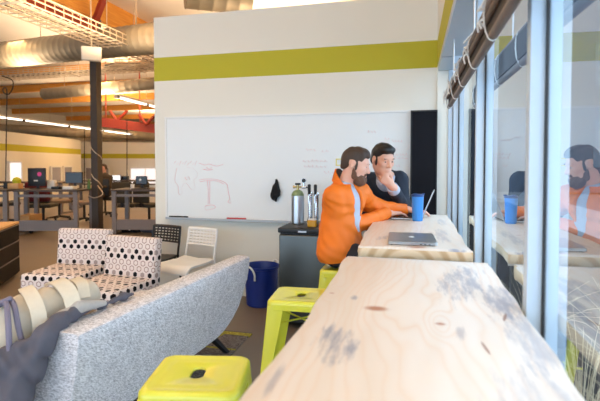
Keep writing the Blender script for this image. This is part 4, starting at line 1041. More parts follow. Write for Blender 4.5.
# ------------------------------------------------ the man in the navy jumper
B0 = Vector((-.22, 4.06, 0))
hB = Head((-.226, 3.43, 1.405), head_frame((.60, -.76, -.24), (.12, -.18, .97)), .955)
sR, sL = (-.372, 3.72, 1.235), (-.112, 3.68, 1.245)
eL, wL = (-.070, 3.665, 1.022), (-.154, 3.425, 1.195)
eR, wR = (-.45, 3.74, 1.02), (-.31, 3.62, .992)
hipr, hipl = (-.31, 4.07, .90), (-.13, 4.07, .90)
F = Field((-.62, 3.18, -.01), (.12, 4.30, 1.56), .0055)
limb(F, [(-.22, 4.05, .92), (-.215, 3.93, 1.06), (-.213, 3.78, 1.19)], [.105, .105, .108], k=.05)
limb(F, [sR, (-.213, 3.74, 1.22), sL], [.058, .09, .058], k=.05)
limb(F, [(-.213, 3.66, 1.255), hB.p(-.03, 0, -.05)], [.064, .056], k=.03)
limb(F, [sL, eL, wL], [.052, .040, .027]); limb(F, [sR, eR, wR], [.052, .040, .027])
for h, kx, ax in ((hipr, -.33, -.34), (hipl, -.12, -.11)):
    limb(F, [h, (kx, 4.10, .48), (ax, 4.17, .075)], [.088, .056, .038]); limb(F, [(ax, 4.17, .075), (ax, 4.15, .035), (ax, 4.02, .028)], [.036, .034, .026])
hB.skin(F, 0)
# left hand: loose fist under the chin
hand(F, (-.160, 3.405, 1.212), (-.66, -.16, .60), (.12, -.95, -.1), (.6, .1, .75), [(.9, 1.2, .6), (1.0, 1.25, .6), (1.05, 1.25, .6), (1.1, 1.2, .6)], .97,
     spread=.02, thumb=((.015, .026, -.006), (.045, .046, -.012), (.074, .056, -.014), (.098, .058, -.022)))
hand(F, (-.30, 3.605, .990), (.9, -.35, .0), (0, 0, 1), (0, 1, 0), cu, .97)
pB = F.mesh('person', ['skin_b', 'lip', 'eye'], None, B0, 1); pB.location = B0; hB.eyes(pB, B0, .30)
tag(pB, 'dark-haired person in a navy jumper leaning on the table, hand on chin', 'person')
F = Field((-.66, 3.40, .78), (.14, 4.30, 1.40), .0055)
limb(F, [(-.22, 4.05, .90), (-.215, 3.93, 1.05), (-.213, 3.79, 1.18)], [.128, .126, .128], k=.05)
limb(F, [(-.28, 4.05, .88), (-.16, 4.05, .88)], [.11, .11], k=.05)
limb(F, [sR, (-.213, 3.745, 1.205), sL], [.068, .105, .066], k=.055)
limb(F, [sL, eL, Vector(wL).lerp(Vector(eL), .10)], [.064, .052, .042], k=.03); limb(F, [sR, eR, wR], [.072, .055, .040], k=.03)
F.wrinkle(.003, [(40, 50, 50, 0, .6), (90, 20, 20, 2, .4)])
F.path([(-.213, 3.655, 1.245), (-.213, 3.635, 1.29), (-.22, 3.58, 1.38)], [.050, .058, .072], k=.008, op='sub')
F.cone((-.213, 3.585, 1.20), (-.213, 3.60, 1.27), .010, .040, k=.01, op='sub')
F.cone(Vector(wL).lerp(Vector(eL), .08), Vector(wL) + (Vector(wL) - Vector(eL)) * .5, .036, .05, k=.003, op='sub')
F.cut((0, 3.60, .972), (0, -.0, -1)) if False else None
F.cut((0, 0, .845), (0, 0, -1)); F.mesh('jumper', 'navy', pB, B0, 1)
F = Field((-.40, 3.50, 1.0), (-.03, 3.90, 1.36), .005)
limb(F, [(-.213, 3.77, 1.17), (-.213, 3.69, 1.22)], [.105, .085], k=.05)
F.cone((-.213, 3.665, 1.235), (-.214, 3.625, 1.292), .078, .072, k=.02); F.cut((-.213, 3.63, 1.282), (0, -.55, .83)); F.mesh('shirt', 'shirt', pB, B0, 1)
bm = B(); cyl(bm, Vector(wL).lerp(Vector(eL), .14) - B0, Vector(wL).lerp(Vector(eL), -.03) - B0, .046, .043, n=20); obj('shirt_cuff', bm, 'shirt', pB)
bm = B()
for sy, q in ((1, ((-.175, 3.60, 1.272), (-.150, 3.585, 1.235), (-.185, 3.555, 1.205), (-.205, 3.565, 1.245))), (-1, ((-.255, 3.60, 1.272), (-.28, 3.585, 1.235), (-.245, 3.555, 1.205), (-.222, 3.565, 1.245)))):
    rings(bm, [[Vector(v) - B0 for v in q], [Vector(v) - B0 + Vector((0, -.004, .002)) for v in q]])
obj('shirt_collar', bm, 'shirt', pB, False)
F = Field((-.48, 3.90, 0), (.02, 4.32, 1.0), .008)
limb(F, [(-.27, 4.06, .91), (-.17, 4.06, .91)], [.113, .113], k=.05)
for h, kx, ax in ((hipr, -.33, -.34), (hipl, -.12, -.11)): limb(F, [h, (kx, 4.10, .48), (ax, 4.17, .09)], [.105, .073, .056])
F.cut((0, 0, .95), (0, 0, 1)); F.cut((0, 0, .05), (0, 0, -1)); F.wrinkle(.003, [(60, 20, 40, 0, 1)]); F.mesh('trousers', 'jeans', pB, B0, 1)
for ax in (-.34, -.11):
    F = Field((ax-.08, 3.93, -.03), (ax+.08, 4.28, .16), .006)
    limb(F, [(ax, 4.17, .09), (ax, 4.16, .045), (ax, 4.01, .036)], [.042, .046, .038]); F.cut((0, 0, .001), (0, 0, -1)); F.mesh('shoe', 'shoe', pB, B0)
F = Field(hB.c - Vector((.19, .19, .19)), hB.c + Vector((.19, .19, .19)), .0045)
hB.hair(F, .024); hB.e(F, (.058, 0, .088), (.036, .060, .024), k=.02); F.wrinkle(.0016, [(120, 40, 30, 0, .6), (30, 150, 40, 1, .6)]); F.mesh('hair', 'black_hair', pB, B0)
# ================================================================== THE OPEN OFFICE BEHIND
def beam(name, a, b, w, h, m='timber'):
    a, b = Vector(a), Vector(b); d = (b - a); L = d.length; d.normalize(); s_ = Vector((0, 0, 1)).cross(d).normalized(); u = d.cross(s_)
    bm = B(); rings(bm, [[q + s_*w/2 + u*h/2, q - s_*w/2 + u*h/2, q - s_*w/2 - u*h/2, q + s_*w/2 - u*h/2] for q in (a, b)])
    o = struct(name, bm, m); return o
for k, y in enumerate((10.6, 13.4, 16.2, 19.4, 23, 27.5, 33, 40, 50)):
    beam('ceiling_beam', (-24, y, 4.60), (.2, y, 4.60), .16, .30)
for y, in ((1.8,), (5.2,), (-1.6,)): beam('ceiling_beam', (-24, y, 4.57), (.2, y, 4.57), .16, .36)
beam('roof_girder', (-6.28, -4, 4.52), (-6.28, 60, 4.52), .16, .5)
col = thing('steel_column', 'dark steel column with a pale cord wound round it', 'column', (-6.2, 7.9, 0))
bm = B(); bx(bm, -.075, .075, -.075, .075, 0, 4.27); obj('shaft', bm, 'dark_steel', col, False)
bm = B(); bx(bm, -.16, .16, -.16, .16, 0, .02); obj('base_plate', bm, 'dark_steel', col, False)
bm = B(); bx(bm, -.22, .06, -.12, .12, 4.0, 4.27); obj('cap_bracket', bm, 'grey_frame', col, False)
bm = B()
tube(bm, curve([(.09*math.cos(t*.9) * (1.0 + .15*math.sin(3*t)), .09*math.sin(t*.9)*1.15, 2.05 - .078*t) for t in [i*.35 for i in range(46)]], 2), .010, n=6)
tube(bm, curve([(.085, -.09, .94), (.22, -.12, .78), (.05, -.14, .70), (-.12, -.12, .74)], 6), .010, n=6); obj('cord', bm, 'tray_wire', col)
tag(beam('steel_joist', (-6.12, 3.0, 4.05), (-6.12, 7.82, 4.05), .10, .16, 'red_steel'), 'red steel joist running to the column top', 'joist', kind='thing')
tag(beam('steel_brace', (-6.16, 7.75, 3.98), at(105, -5, 8.7), .10, .10, 'red_steel'), 'red diagonal brace rising from the column top', 'brace', kind='thing')
a, b = at(100, 122, 15), at(190, 133, 15.5); q = tag(beam('steel_girder', a, b, .14, .30, 'red_steel'), 'red steel girder with V braces right of the column', 'girder', kind='thing')
for u in (106, 140, 175):
    p0 = at(u, 121 + (u-117)*.12, 15.1); bm = B(); tube(bm, [p0, Vector((p0.x, p0.y, CZ))], .02, n=6); obj('hanger', bm, 'red_steel', q)
for u in (117, 146):
    p0 = at(u, 121 + (u-117)*.12, 15.1)
    for du in (-7, 10):
        bm = B(); p1 = at(u + du, 111 + (u-117)*.12, 15.1); tube(bm, [p0, p1], .05, n=6); o = obj('v_brace', bm, 'red_steel', q)
# ducts
def duct(label, a, b, r, gap=.35, name='air_duct'):
    a, b = Vector(a), Vector(b); L = (b-a).length; t = thing(name, label, 'duct', (a+b)/2); c = (a+b)/2
    bm = B(); n = int(L/gap)
    d = (b-a).normalized(); s_ = d.orthogonal().normalized(); u = d.cross(s_); rs = []
    def rg(f, rr): p = a + d*f - c; return [p + (s_*math.cos(q) + u*math.sin(q))*rr for q in [2*math.pi*i/28 for i in range(28)]]
    for k in range(n+1):
        f = L*k/n
        rs += [rg(max(f-.03, 0), r), rg(max(f-.012, .001), r+.006), rg(min(f+.012, L-.001), r+.006), rg(min(f+.03, L), r)]
    rings(bm, rs); obj('pipe', bm, 'galv', t, True, 60)
    for f in (.15, .5, .85):
        p = a + d*(L*f) - c; bm = B(); tube(bm, [p + Vector((0, 0, r)), Vector((p.x, p.y, CZ - c.z))], .008, n=6); obj('hanger', bm, 'tray_wire', t)
    return t
duct('large spiral steel air duct crossing in front of the column', at(-60, 62, 11.0), at(185, 35, 7.7), .265, .16)
duct('thinner steel air duct below the cable trays with an open end', at(44, 94, 14.0), at(190, 80, 13.0), .17, .22)
duct('distant air duct just above the far office wall', at(-40, 127, 21), at(170, 137.5, 24), .24, .4)
duct('short steel air duct above the top edge of the white wall', at(185, -9, 8.2), at(250, -2, 8.6), .30, .2)
# wire cable trays
def tray(label, a, b, w, h=.10, step=.16):
    a, b = Vector(a), Vector(b); c = (a+b)/2; t = thing('cable_tray', label, 'cable tray', c); L = (b-a).length; d = (b-a).normalized()
    s_ = Vector((0, 0, 1)).cross(d).normalized(); u = Vector((0, 0, 1))
    bm = B()
    for (k, z) in [(-w/2, 0), (-w/4, 0), (0, 0), (w/4, 0), (w/2, 0), (-w/2, h/2), (w/2, h/2), (-w/2, h), (w/2, h)]:
        tube(bm, [a - c + s_*k + u*z, b - c + s_*k + u*z], .010, n=5)
    obj('long_wires', bm, 'tray_wire', t)
    bm = B()
    for i in range(int(L/step)+1):
        p = a - c + d*(i*step); tube(bm, [p - s_*w/2 + u*h, p - s_*w/2, p + s_*w/2, p + s_*w/2 + u*h], .009, n=5)
    obj('cross_wires', bm, 'tray_wire', t)
    for f in (.2, .5, .8):
        p = a - c + d*(L*f); bm = B()
        for k in (-w/2, w/2): tube(bm, [p + s_*k + u*h, Vector((p.x + s_.x*k, p.y + s_.y*k, CZ - c.z))], .007, n=5)
        tube(bm, [p - s_*(w/2+.05) - u*.01, p + s_*(w/2+.05) - u*.01], .018, n=6); obj('hanger', bm, 'tray_wire', t)
    for k, off in enumerate((-.1, .08)):
        bm = B(); tube(bm, curve([a - c + d*(L*f) + s_*(off + .03*math.sin(9*f + k)) + u*.03 for f in [i/14 for i in range(15)]], 3), .02, n=6); obj('cable', bm, 'black' if k else 'grey_frame', t)
    return t
tray('near wire cable tray running back overhead at upper left', (-5.2, 3.2, 3.46), (-5.2, 11.5, 3.46), .62, .16, .17)
tray('wire cable tray crossing below the large duct', at(-30, 80, 12.4), at(185, 66.5, 10.8), .6)
tray('wire cable tray bridging right of the column', at(108, 66, 9.8), at(190, 66, 11.6), .55)
# white box, power cord, drop wires
wbx = thing('ceiling_speaker', 'white box hung in front of the column below the duct', 'speaker', at(91.5, 54, 7.6))
bm = B(); box(bm, (0, 0, 0), (.31, .09, .235), bev=.02, seg=3); bmesh.ops.rotate(bm, cent=(0, 0, 0), matrix=Matrix.Rotation(R(36), 3, 'Z'), verts=bm.verts[:]); obj('housing', bm, 'white_wall', wbx)
bm = B(); tube(bm, [(0, 0, .115), (0, 0, CZ - wbx.location.z)], .012, n=6); obj('hanger', bm, 'tray_wire', wbx)
bm = B(); o_ = at(6, 95, 10.5)
tube(bm, curve([at(2, 76, 10.5), at(12, 80, 10.5), at(13, 87, 10.5), at(9, 94, 10.5), at(4, 93, 10.5), at(3, 89, 10.5), at(6, 88, 10.5), at(7, 96, 10.5), at(6.5, 120, 10.5), at(6, 160, 10.5), at(5.5, 196, 10.5)], 6), .013, n=6)
o = obj('power_cord', bm, 'black'); seat_at(o, at(5.5, 196, 10.5)); tag(o, 'black looped power cord dropping from the cable tray at far left', 'cord')
for u, v0, v1, d, lb in ((127, 120, 190, 13, 'thin black drop cord above the desks right of the column'), (84.5, 128, 190, 13, 'thin black drop cord above the desks left of the column')):
    bm = B(); tube(bm, [at(u, v0, d), at(u, v1, d)], .013, n=5); o = obj('power_cord', bm, 'black'); seat_at(o, at(u, v1, d)); tag(o, lb, 'cord')
# fluorescent rows
def lamp(label, a, b, w=.07, hang=True):
    a, b = Vector(a), Vector(b); b.z = a.z; c = (a+b)/2; t = thing('pendant_light', label, 'ceiling light', c); L = (b-a).length; d = (b-a).normalized(); ang = math.atan2(d.y, d.x)
    def rotd(bm): bmesh.ops.rotate(bm, cent=(0, 0, 0), matrix=Matrix.Rotation(ang, 3, 'Z'), verts=bm.verts[:]); return bm
    bm = B(); bx(bm, -L/2, L/2, -w, w, .02, .09); obj('housing', rotd(bm), 'white_paint', t, False)
    bm = B(); bx(bm, -L/2, L/2, -w*.6, w*.6, -.02, .02); obj('tube', rotd(bm), 'tube', t, False)
    n = max(2, int(L/2.4))
    for i in range(n+1):
        x = -L/2 + L*i/n; bm = B(); bx(bm, x-.06, x+.06, -w*.9, w*.9, -.045, .06); obj('joiner', rotd(bm), 'dark_steel', t, False)
    bm = B()
    for f in (-.4, 0, .4): tube(bm, [(f*L, 0, .09), (f*L, 0, CZ - c.z)], .006, n=5)
    obj('hanger', rotd(bm), 'tray_wire', t); return t
q_ = lamp('long pendant light row crossing the office towards the column', at(-40, 112, 13.2), at(170, 145, 28))
lamp('shorter pendant light row near the far left office wall', at(-30, 134, 19), at(57, 144.5, 26))
lamp('pendant light at upper right of the column by the white wall', at(117, 97, 13.5), at(170, 110, 17))

# desks
def desk(label, u0, u1, d, z=.88, depth=.75, panel=True):
    """bench desk seen from its end: top, two leg posts, low panel"""
    a = at(u0, 190, d); b = at(u1, 190, d); ang = math.atan2(b.y-a.y, b.x-a.x); L = (Vector((b.x, b.y)) - Vector((a.x, a.y))).length
    t = thing('bench_desk', label, 'desk', ((a.x+b.x)/2, (a.y+b.y)/2, 0), ang)
    bm = B(); bx(bm, -L/2 - .05, L/2 + .05, -.02, depth, z - .035, z, bev=.004); obj('desktop', bm, 'dark_top', t, False)
    for sx in (-L/2, L/2):
        bm = B(); bx(bm, sx-.04, sx+.04, .0, .06, .0, z - .035); bx(bm, sx-.04, sx+.04, depth - .10, depth - .04, .0, z - .035); bx(bm, sx-.035, sx+.035, .0, depth - .04, 0, .05); obj('leg', bm, 'grey_frame', t, False)
    bm = B(); bx(bm, -L/2+.04, L/2-.04, .01, .05, z - .14, z - .09); obj('cable_rail', bm, 'grey_frame', t, False)
    if panel: bm = B(); bx(bm, -L/2+.04, L/2-.04, .015, .04, .10, .30); obj('low_panel', bm, 'grey_frame', t, False)
    return t, ang
d1, ang1 = desk('grey-framed bench desk left of the column with a low panel', 15.5, 75, 8.6)
d2, _ = desk('grey-framed bench desk right of the column', 113.5, 190, 8.75)
d0, _ = desk('grey-framed bench desk cut by the left picture edge', -50, 4.5, 8.6)
d3, _ = desk('second-row bench desk far left behind the drop cord', -30, 60, 12.3, .88, .75, False)
d4, _ = desk('second-row bench desk behind the seated office worker', 70, 175, 13.6, .88, .75, False)
def on_desk(u, d): p = at(u, 190, d); return Vector((p.x, p.y, .88))
def monitor(label, u0, u1, v0, v1, d, face='screen_off', back=False, z=.88):
    p = on_desk((u0+u1)/2, d); ang = math.atan2(-.243, .97) * -1 if False else R(14.07)
    W = (u1-u0)*d/FPX; H_ = (v1-v0)*d/FPX; zt = at((u0+u1)/2, v0, d).z - z
    t = thing('monitor', label, 'monitor', p, ang)
    bm = B(); bx(bm, -W/2, W/2, -.02, .02, zt - H_, zt, bev=.006); obj('case', bm, 'black', t)
    if face: bm = B(); bx(bm, -W/2+.012, W/2-.012, -.0225, -.0195, zt - H_ + .012, zt - .012); obj('screen', bm, face, t, False)
    bm = B(); bx(bm, -.025, .025, .02, .04, .01, zt - H_*.5); obj('stand', bm, 'black', t, False)
    bm = B(); bx(bm, -.11, .11, -.07, .11, 0, .012, bev=.003); obj('foot', bm, 'black', t)
    return t, W, H_, zt
m1, W, H_, zt = monitor('black monitor back with a round pink sticker on the left desk', 28.5, 46, 168, 186, 8.95, None)
bm = B(); cyl(bm, (.06, -.0235, zt - .12), (.06, -.020, zt - .12), .042, n=24); obj('sticker', bm, 'pink', m1, False)
bm = B(); bx(bm, -.05, .03, -.0235, -.020, zt - .26, zt - .235); obj('decal', bm, 'tray_wire', m1, False)
monitor('black monitor standing left of the column', 66, 83, 172, 183.5, 9.0)
monitor('bright lit white monitor right of the column', 107, 121, 175, 184.5, 13.9, 'screen_on')
monitor('small dark monitor between the lit one and the one with a pale mark', 121.5, 129, 176, 184, 14.0)
m5, W, H_, zt = monitor('dark monitor with a round pale mark at far right by the wall', 136, 147.5, 176, 184.5, 9.2)
bm = B(); apple(bm, Matrix.Translation((-.02, -.0228, zt - H_*.45)) @ Matrix.Rotation(R(90), 4, 'X'), .028); obj('logo', bm, 'logo', m5, False)
# things on the desks
def small(name, label, cat, u, d, m, w, dp, h, bev=.01):
    p = on_desk(u, d); bm = B(); box(bm, (0, 0, h/2), (w, dp, h), bev=bev); bmesh.ops.rotate(bm, cent=(0, 0, 0), matrix=Matrix.Rotation(R(14), 3, 'Z'), verts=bm.verts[:])
    o = obj(name, bm, m); o.location = p; return tag(o, label, cat)
wb_ = small('wooden_box', 'orange-brown wooden box at the left end of the desks', 'box', 15.5, 9.05, 'tan', .22, .16, .11)
small('black_box', 'small black box just left of the wooden box', 'box', 7, 9.1, 'black', .07, .12, .13)
bm = B(); lathe(bm, [(.001, 0), (.07, .0), (.085, .06), (.05, .11), (.001, .125)], n=20); o = obj('desk_lamp_shade', bm, 'lime'); o.name = 'yellow_helmet'; p = on_desk(17, 9.05); o.location = (p.x, p.y, .99); tag(o, 'yellow-green helmet on top of the wooden box', 'helmet')
small('paper_stack', 'pile of white papers in front of the black monitor', 'paper', 70, 8.85, 'white_paint', .20, .2, .06)
small('desk_phone', 'dark phone lying between the two left monitors', 'phone', 57, 8.9, 'black', .16, .14, .05)
small('white_box', 'white box on the desk beside the column', 'box', 52, 9.15, 'white_paint', .15, .1, .17)
bm = B(); lathe(bm, [(.001, 0), (.03, 0), (.032, .02), (.03, .13), (.012, .17), (.012, .2), (.001, .2)], n=14); o = obj('bottle', bm, mat('green_bottle', srgb(70, 110, 56), .3)); o.location = on_desk(89, 8.9); tag(o, 'green bottle on the desk just left of the column', 'bottle')
bm = B(); lathe(bm, [(.001, 0), (.035, 0), (.04, .09), (.038, .09), (.03, .01), (.001, .01)], n=14); o = obj('mug', bm, 'white_paint'); o.location = on_desk(132.5, 9.0); tag(o, 'pale mug between the two right-hand monitors', 'mug')
small('keyboard', 'dark keyboard in front of the monitor with the pale mark', 'keyboard', 141, 8.82, 'black', .34, .1, .02, .004)
# windows of the office beyond, lit doorways
def far_window(n, u0, u1, v0, v1, d, m):
    a, b = at(u0, v0, d), at(u1, v1, d); w = bpy.data.objects.new('window_%d' % n, None); link(w); c = (a+b)/2; w.location = c; w['kind'] = 'structure'
    W = (Vector((b.x, b.y, 0)) - Vector((a.x, a.y, 0))).length; Hh = abs(a.z - b.z); ang = math.atan2(b.y-a.y, b.x-a.x)
    bm = B()
    for q in ((-W/2-.05, -W/2, -Hh/2-.05, Hh/2+.05), (W/2, W/2+.05, -Hh/2-.05, Hh/2+.05), (-W/2, W/2, Hh/2, Hh/2+.05), (-W/2, W/2, -Hh/2-.05, -Hh/2), (-.02, .02, -Hh/2, Hh/2)): bx(bm, q[0], q[1], -.05, .03, q[2], q[3])
    bmesh.ops.rotate(bm, cent=(0, 0, 0), matrix=Matrix.Rotation(ang, 3, 'Z'), verts=bm.verts[:]); obj('window_frame', bm, 'white_paint', w, False)
    bm = B(); bx(bm, -W/2, W/2, -.01, .01, -Hh/2, Hh/2); bmesh.ops.rotate(bm, cent=(0, 0, 0), matrix=Matrix.Rotation(ang, 3, 'Z'), verts=bm.verts[:]); obj('pane', bm, m, w, False)
def wall_d(u):   # depth of the left office wall along the ray
    t = (u + 40)/121; x0, x1 = 1/14.5, 1/23.2; return 1/(x0 + (x1-x0)*t)
def left_window(n, u0, u1, z0, z1, m):
    w = bpy.data.objects.new('window_%d' % n, None); link(w); a, b = at(u0, 165, wall_d(u0) - .12), at(u1, 165, wall_d(u1) - .12); c = (a+b)/2; c.z = (z0+z1)/2; w.location = c; w['kind'] = 'structure'
    W = (Vector((b.x, b.y, 0)) - Vector((a.x, a.y, 0))).length; Hh = z1-z0; ang = math.atan2(b.y-a.y, b.x-a.x); rot = Matrix.Rotation(ang, 3, 'Z')
    bm = B()
    for q in ((-W/2-.06, -W/2, -Hh/2, Hh/2+.06), (W/2, W/2+.06, -Hh/2, Hh/2+.06), (-W/2, W/2, Hh/2, Hh/2+.06)): bx(bm, q[0], q[1], -.05, .04, q[2], q[3])
    bmesh.ops.rotate(bm, cent=(0, 0, 0), matrix=rot, verts=bm.verts[:]); obj('window_frame', bm, 'white_paint', w, False)
    bm = B(); bx(bm, -W/2, W/2, -.015, .015, -Hh/2, Hh/2); bmesh.ops.rotate(bm, cent=(0, 0, 0), matrix=rot, verts=bm.verts[:]); obj('pane', bm, m, w, False)
left_window(21, 8.5, 20.5, .4, 1.42, 'bright_glazing'); left_window(22, 51, 60, .5, 1.22, 'dark_glass'); left_window(23, 63.5, 71, .5, 1.22, 'dark_glass')
far_window(24, 86, 109, 168, 182, 25.3, 'dark_glass'); far_window(25, 131, 160, 168.5, 184, 25.5, 'bright_glazing')
# office chairs
def office_chair(label, p, rz, m, jacket=None):
    t = thing('office_chair', label, 'chair', p, rz, 'office swivel chairs')
    bm = B(); box(bm, (0, 0, .47), (.48, .46, .08), bev=.03, seg=3); obj('seat', bm, m, t)
    bm = B(); box(bm, (0, .24, .76), (.44, .06, .46), bev=.03, seg=3); obj('backrest', bm, m, t)
    bm = B(); cyl(bm, (0, 0, .1), (0, 0, .44), .028, n=12); bx(bm, -.03, .03, .2, .26, .44, .6); obj('post', bm, 'black', t)
    bm = B()
    for k in range(5):
        a = 2*math.pi*k/5; tube(bm, [(0, 0, .11), (.28*math.cos(a), .28*math.sin(a), .07)], [.025, .016], n=8)
    obj('star_base', bm, 'black', t)
    for k in range(5):
        a = 2*math.pi*k/5; bm = B(); x, y = .28*math.cos(a), .28*math.sin(a); cyl(bm, (x-.02, y, .03), (x+.02, y, .03), .03, n=12); obj('caster', bm, 'black', t)
    if jacket:
        bm = B(); box(bm, (0, .255, .78), (.5, .12, .42), bev=.05, seg=3); obj('draped_coat', bm, jacket, t)
    return t
def floor_pt(u, v): 
    q = _r*((u-CU)/FPX) + _up*((CV-v)/FPX) + _fw; t = -EYE/q.z; return Vector((q.x*t, q.y*t, 0))
def gp(u, d): p = at(u, 190, d); return Vector((p.x, p.y, 0))
office_chair('office chair with a maroon coat over its back under the left desk', gp(43, 9.9), R(200), 'olive', 'maroon')
office_chair('grey-brown office chair right of the maroon one', gp(59, 11.0), R(150), 'taupe')
office_chair('dark olive office chair below the right-hand desk', gp(127, 10.0), R(190), 'olive')
office_chair('olive office chair partly hidden by the white wall edge', gp(149, 10.0), R(170), 'olive')
office_chair('black office chair at far left behind the cut-off desk', gp(5, 10.3), R(160), 'black')
office_chair('brown office chair just left of the column', gp(84, 10.6), R(120), 'taupe')
# seated worker behind the column
W0 = gp(105, 11.9); ch = office_chair('office chair the distant worker sits on', W0, R(194), 'black')
F = Field((W0.x-.5, W0.y-.6, .05), (W0.x+.5, W0.y+.5, 1.45), .014); w3 = Vector((W0.x, W0.y, 0)); v = lambda x, y, z: w3 + Vector((x, y, z))
F.path([v(0, 0, .62), v(.0, -.02, .80), v(0, -.03, 1.0)], [.13, .13, .13], k=.06)
F.path([v(-.18, -.03, 1.02), v(0, -.03, 1.05), v(.18, -.03, 1.02)], [.06, .09, .06], k=.05)
F.path([v(0, -.03, 1.08), v(.0, -.05, 1.2)], [.06, .055], k=.03, lab=1)
F.ell(v(0, -.06, 1.25), (.075, .095, .11), None, k=.02, lab=1); F.ell(v(0, -.15, 1.24), (.014, .02, .02), None, k=.01, lab=1)
for sx in (-1, 1):
    F.path([v(sx*.2, -.03, 1.02), v(sx*.24, -.12, .78), v(sx*.12, -.34, .80)], [.055, .045, .035], k=.03); F.path([v(sx*.12, -.34, .80), v(sx*.10, -.42, .80)], [.03, .02], k=.02, lab=1)
    F.path([v(sx*.09, .02, .60), v(sx*.12, -.38, .56), v(sx*.12, -.36, .12)], [.085, .06, .05], k=.03); F.path([v(sx*.12, -.36, .1), v(sx*.12, -.46, .09)], [.04, .035], k=.02)
M['brown_shirt'] = mat('brown_shirt', srgb(74, 60, 46), .9)
o = F.mesh('person', ['brown_shirt', 'skin_a'], None, w3, 1); o.location = w3; tag(o, 'distant person in brown seated at a desk beside the column', 'person')
F = Field((W0.x-.2, W0.y-.25, 1.1), (W0.x+.2, W0.y+.2, 1.45), .012); F.ell(v(0, -.045, 1.28), (.085, .10, .10), None, k=.02); F.rbox(v(0, -.17, 1.2), (.1, .08, .11), .03, None, k=.02, op='sub'); F.mesh('hair', 'brown_hair', o, w3)
# floor things
cb = thing('drawer_cabinet', 'black three-drawer cabinet with a tan top at the left picture edge', 'cabinet', (-4.71, 4.57, 0), math.atan2(-.57, .33))
# local x runs along the drawer fronts away from the far corner, fronts face +y
bm = B(); bx(bm, 0, .86, -.5, -.02, .03, .64); obj('body', bm, 'cabinet', cb, False)
bm = B(); bx(bm, -.01, .87, -.51, .0, .64, .665); obj('top', bm, 'tan', cb, False)
for k in range(3):
    bm = B(); bx(bm, .006, .854, -.02, .0, .05 + .197*k, .05 + .197*k + .178, bev=.002); dr = obj('drawer', bm, 'cabinet', cb, False)
    bm = B(); bx(bm, .0, .86, -.012, .006, .05 + .197*k + .180, .05 + .197*k + .188); obj('pull_edge', bm, 'grey_frame', dr, False)
p = gp(23.5, 8.9); pc_ = thing('pedestal', 'small tan pedestal on casters under the left desk', 'pedestal', p, R(14))
bm = B(); bx(bm, -.14, .10, 0, .45, .08, .36, bev=.004); obj('body', bm, 'tan', pc_, False)
bm = B(); bx(bm, -.17, .16, -.02, .47, .065, .085); obj('base', bm, 'grey_frame', pc_, False)
for sx, sy in ((-.13, .03), (.12, .03), (-.13, .42), (.12, .42)): bm = B(); cyl(bm, (sx-.02, sy, .033), (sx+.02, sy, .033), .033, n=14); obj('caster', bm, 'black', pc_)
b0 = floor_pt(128, 232.5); F = Field((b0.x-.5, b0.y-.3, -.02), (b0.x+.5, b0.y+.3, .4), .012)
F.path([b0 + Vector((-.19, 0, .12)), b0 + Vector((-.02, .02, .09)), b0 + Vector((.24, .02, .05))], [.13, .10, .05], k=.05); F.path([b0 + Vector((-.2, 0, .16)), b0 + Vector((-.12, 0, .22))], [.05, .03], k=.04); F.wrinkle(.006, [(30, 20, 20, 0, 1)]); F.cut((0, 0, .0), (0, 0, -1))
o = F.mesh('duffel_bag', 'black_soft', None, b0, 1); o.location = b0; tag(o, 'black bag slumped on the floor right of the column', 'bag')
bm = B(); tube(bm, curve([(-.2, -.05, .2), (-.1, -.12, .24), (.02, -.1, .14), (.1, -.08, .06)], 6), .012, n=6); obj('bag_strap', bm, 'strap', o)
b1 = floor_pt(149, 233); F = Field((b1.x-.3, b1.y-.2, -.02), (b1.x+.4, b1.y+.3, .35), .012); F.path([b1 + Vector((-.1, 0, .08)), b1 + Vector((.15, .05, .10))], [.08, .11], k=.05); F.wrinkle(.006, [(30, 20, 20, 0, 1)]); F.cut((0, 0, 0), (0, 0, -1))
o = F.mesh('grey_bag', 'grey_jacket', None, b1, 1); o.location = b1; tag(o, 'small grey bag on the floor against the end of the white wall', 'bag')

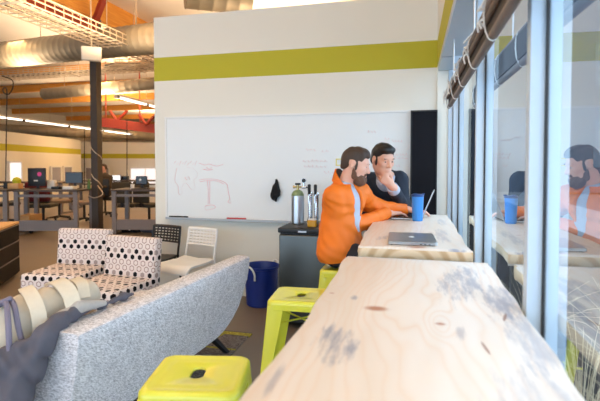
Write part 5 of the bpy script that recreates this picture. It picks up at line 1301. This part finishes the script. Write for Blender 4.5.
# ================================================================== LIGHT
def area(name, loc, size, power, col, rot=(0, 0, 0)):
    l = bpy.data.lights.new(name, 'AREA'); l.shape = 'RECTANGLE'; l.size, l.size_y = size; l.energy = power; l.color = col
    o = bpy.data.objects.new(name, l); link(o); o.location = loc; o.rotation_euler = rot; return o
WARM = (1, .60, .28); SOFTW = (1, .74, .46)
for k, (x, y, p) in enumerate(((-8, 8, .6), (-9, 12, .9), (-6, 17, 1), (-14, 18, 1.1), (-8, 24, 1.0), (-10, 34, 1.0), (-10, 46, 1.0), (-2.5, 9, .8), (-2, 15, .8), (-16, 25, 1.1), (-4.6, 5.6, .35))):
    area('office_fill_down', (x, y, 3.9), (.5, 2.4), 95*p, (1, .62, .28)); area('office_fill_up', (x, y, 3.15), (.6, 2.4), 205*p, (1, .74, .48), (R(180), 0, 0))  # added area fills without fixtures; the upward ones brighten ceiling and beams
for k, (x, y) in enumerate(((-1.6, .6), (-3.0, -.6), (-4.6, .8), (-5.2, 2.6), (-1.5, -2), (-4.5, -2))):
    area('room_fill_down', (x, y, 4.2), (.5, 2.2), 12, SOFTW); area('room_fill_up', (x, y, 4.24), (.5, 2.2), 26, SOFTW, (R(180), 0, 0))  # unseen warm fills, no fixtures; the upward ones warm the upper wall by bounce
w = bpy.data.worlds.new('overcast_sky'); S.world = w; w.use_nodes = True; nt = w.node_tree; bgn = nt.nodes['Background']
tc = nt.nodes.new('ShaderNodeTexCoord'); sp = nt.nodes.new('ShaderNodeSeparateXYZ'); rp = nt.nodes.new('ShaderNodeValToRGB')
nt.links.new(tc.outputs['Generated'], sp.inputs[0]); nt.links.new(sp.outputs[2], rp.inputs[0]); nt.links.new(rp.outputs[0], bgn.inputs[0])
rp.color_ramp.elements[0].color = (.60, .74, .90, 1); rp.color_ramp.elements[1].color = (.74, .88, 1.04, 1); rp.color_ramp.elements[1].position = .7
bgn.inputs[1].default_value = 5.2
for (y0, y1) in zip(FINS[:-1], FINS[1:]):
    l = bpy.data.lights.new('window_portal', 'AREA'); l.shape = 'RECTANGLE'; l.size = 2.1; l.size_y = y1 - y0 - .06; l.cycles.is_portal = True
    o = bpy.data.objects.new('window_portal', l); link(o); o.location = (GX + .07, (y0+y1)/2, 1.13); o.rotation_euler = (0, R(90), 0)
l = bpy.data.lights.new('window_portal', 'AREA'); l.shape = 'RECTANGLE'; l.size = 13.4; l.size_y = 3.4; l.cycles.is_portal = True
o = bpy.data.objects.new('window_portal', l); link(o); o.location = (-6.5, -4.2, 1.7); o.rotation_euler = (R(90), 0, 0)
S.view_settings.view_transform = 'Standard'; S.view_settings.look = 'None'; S.view_settings.gamma = 1; S.view_settings.use_curve_mapping = False
S.view_settings.exposure = -0.16
S.cycles.max_bounces = 8; S.cycles.transparent_max_bounces = 12; S.cycles.use_denoising = True; S.cycles.sample_clamp_indirect = 6
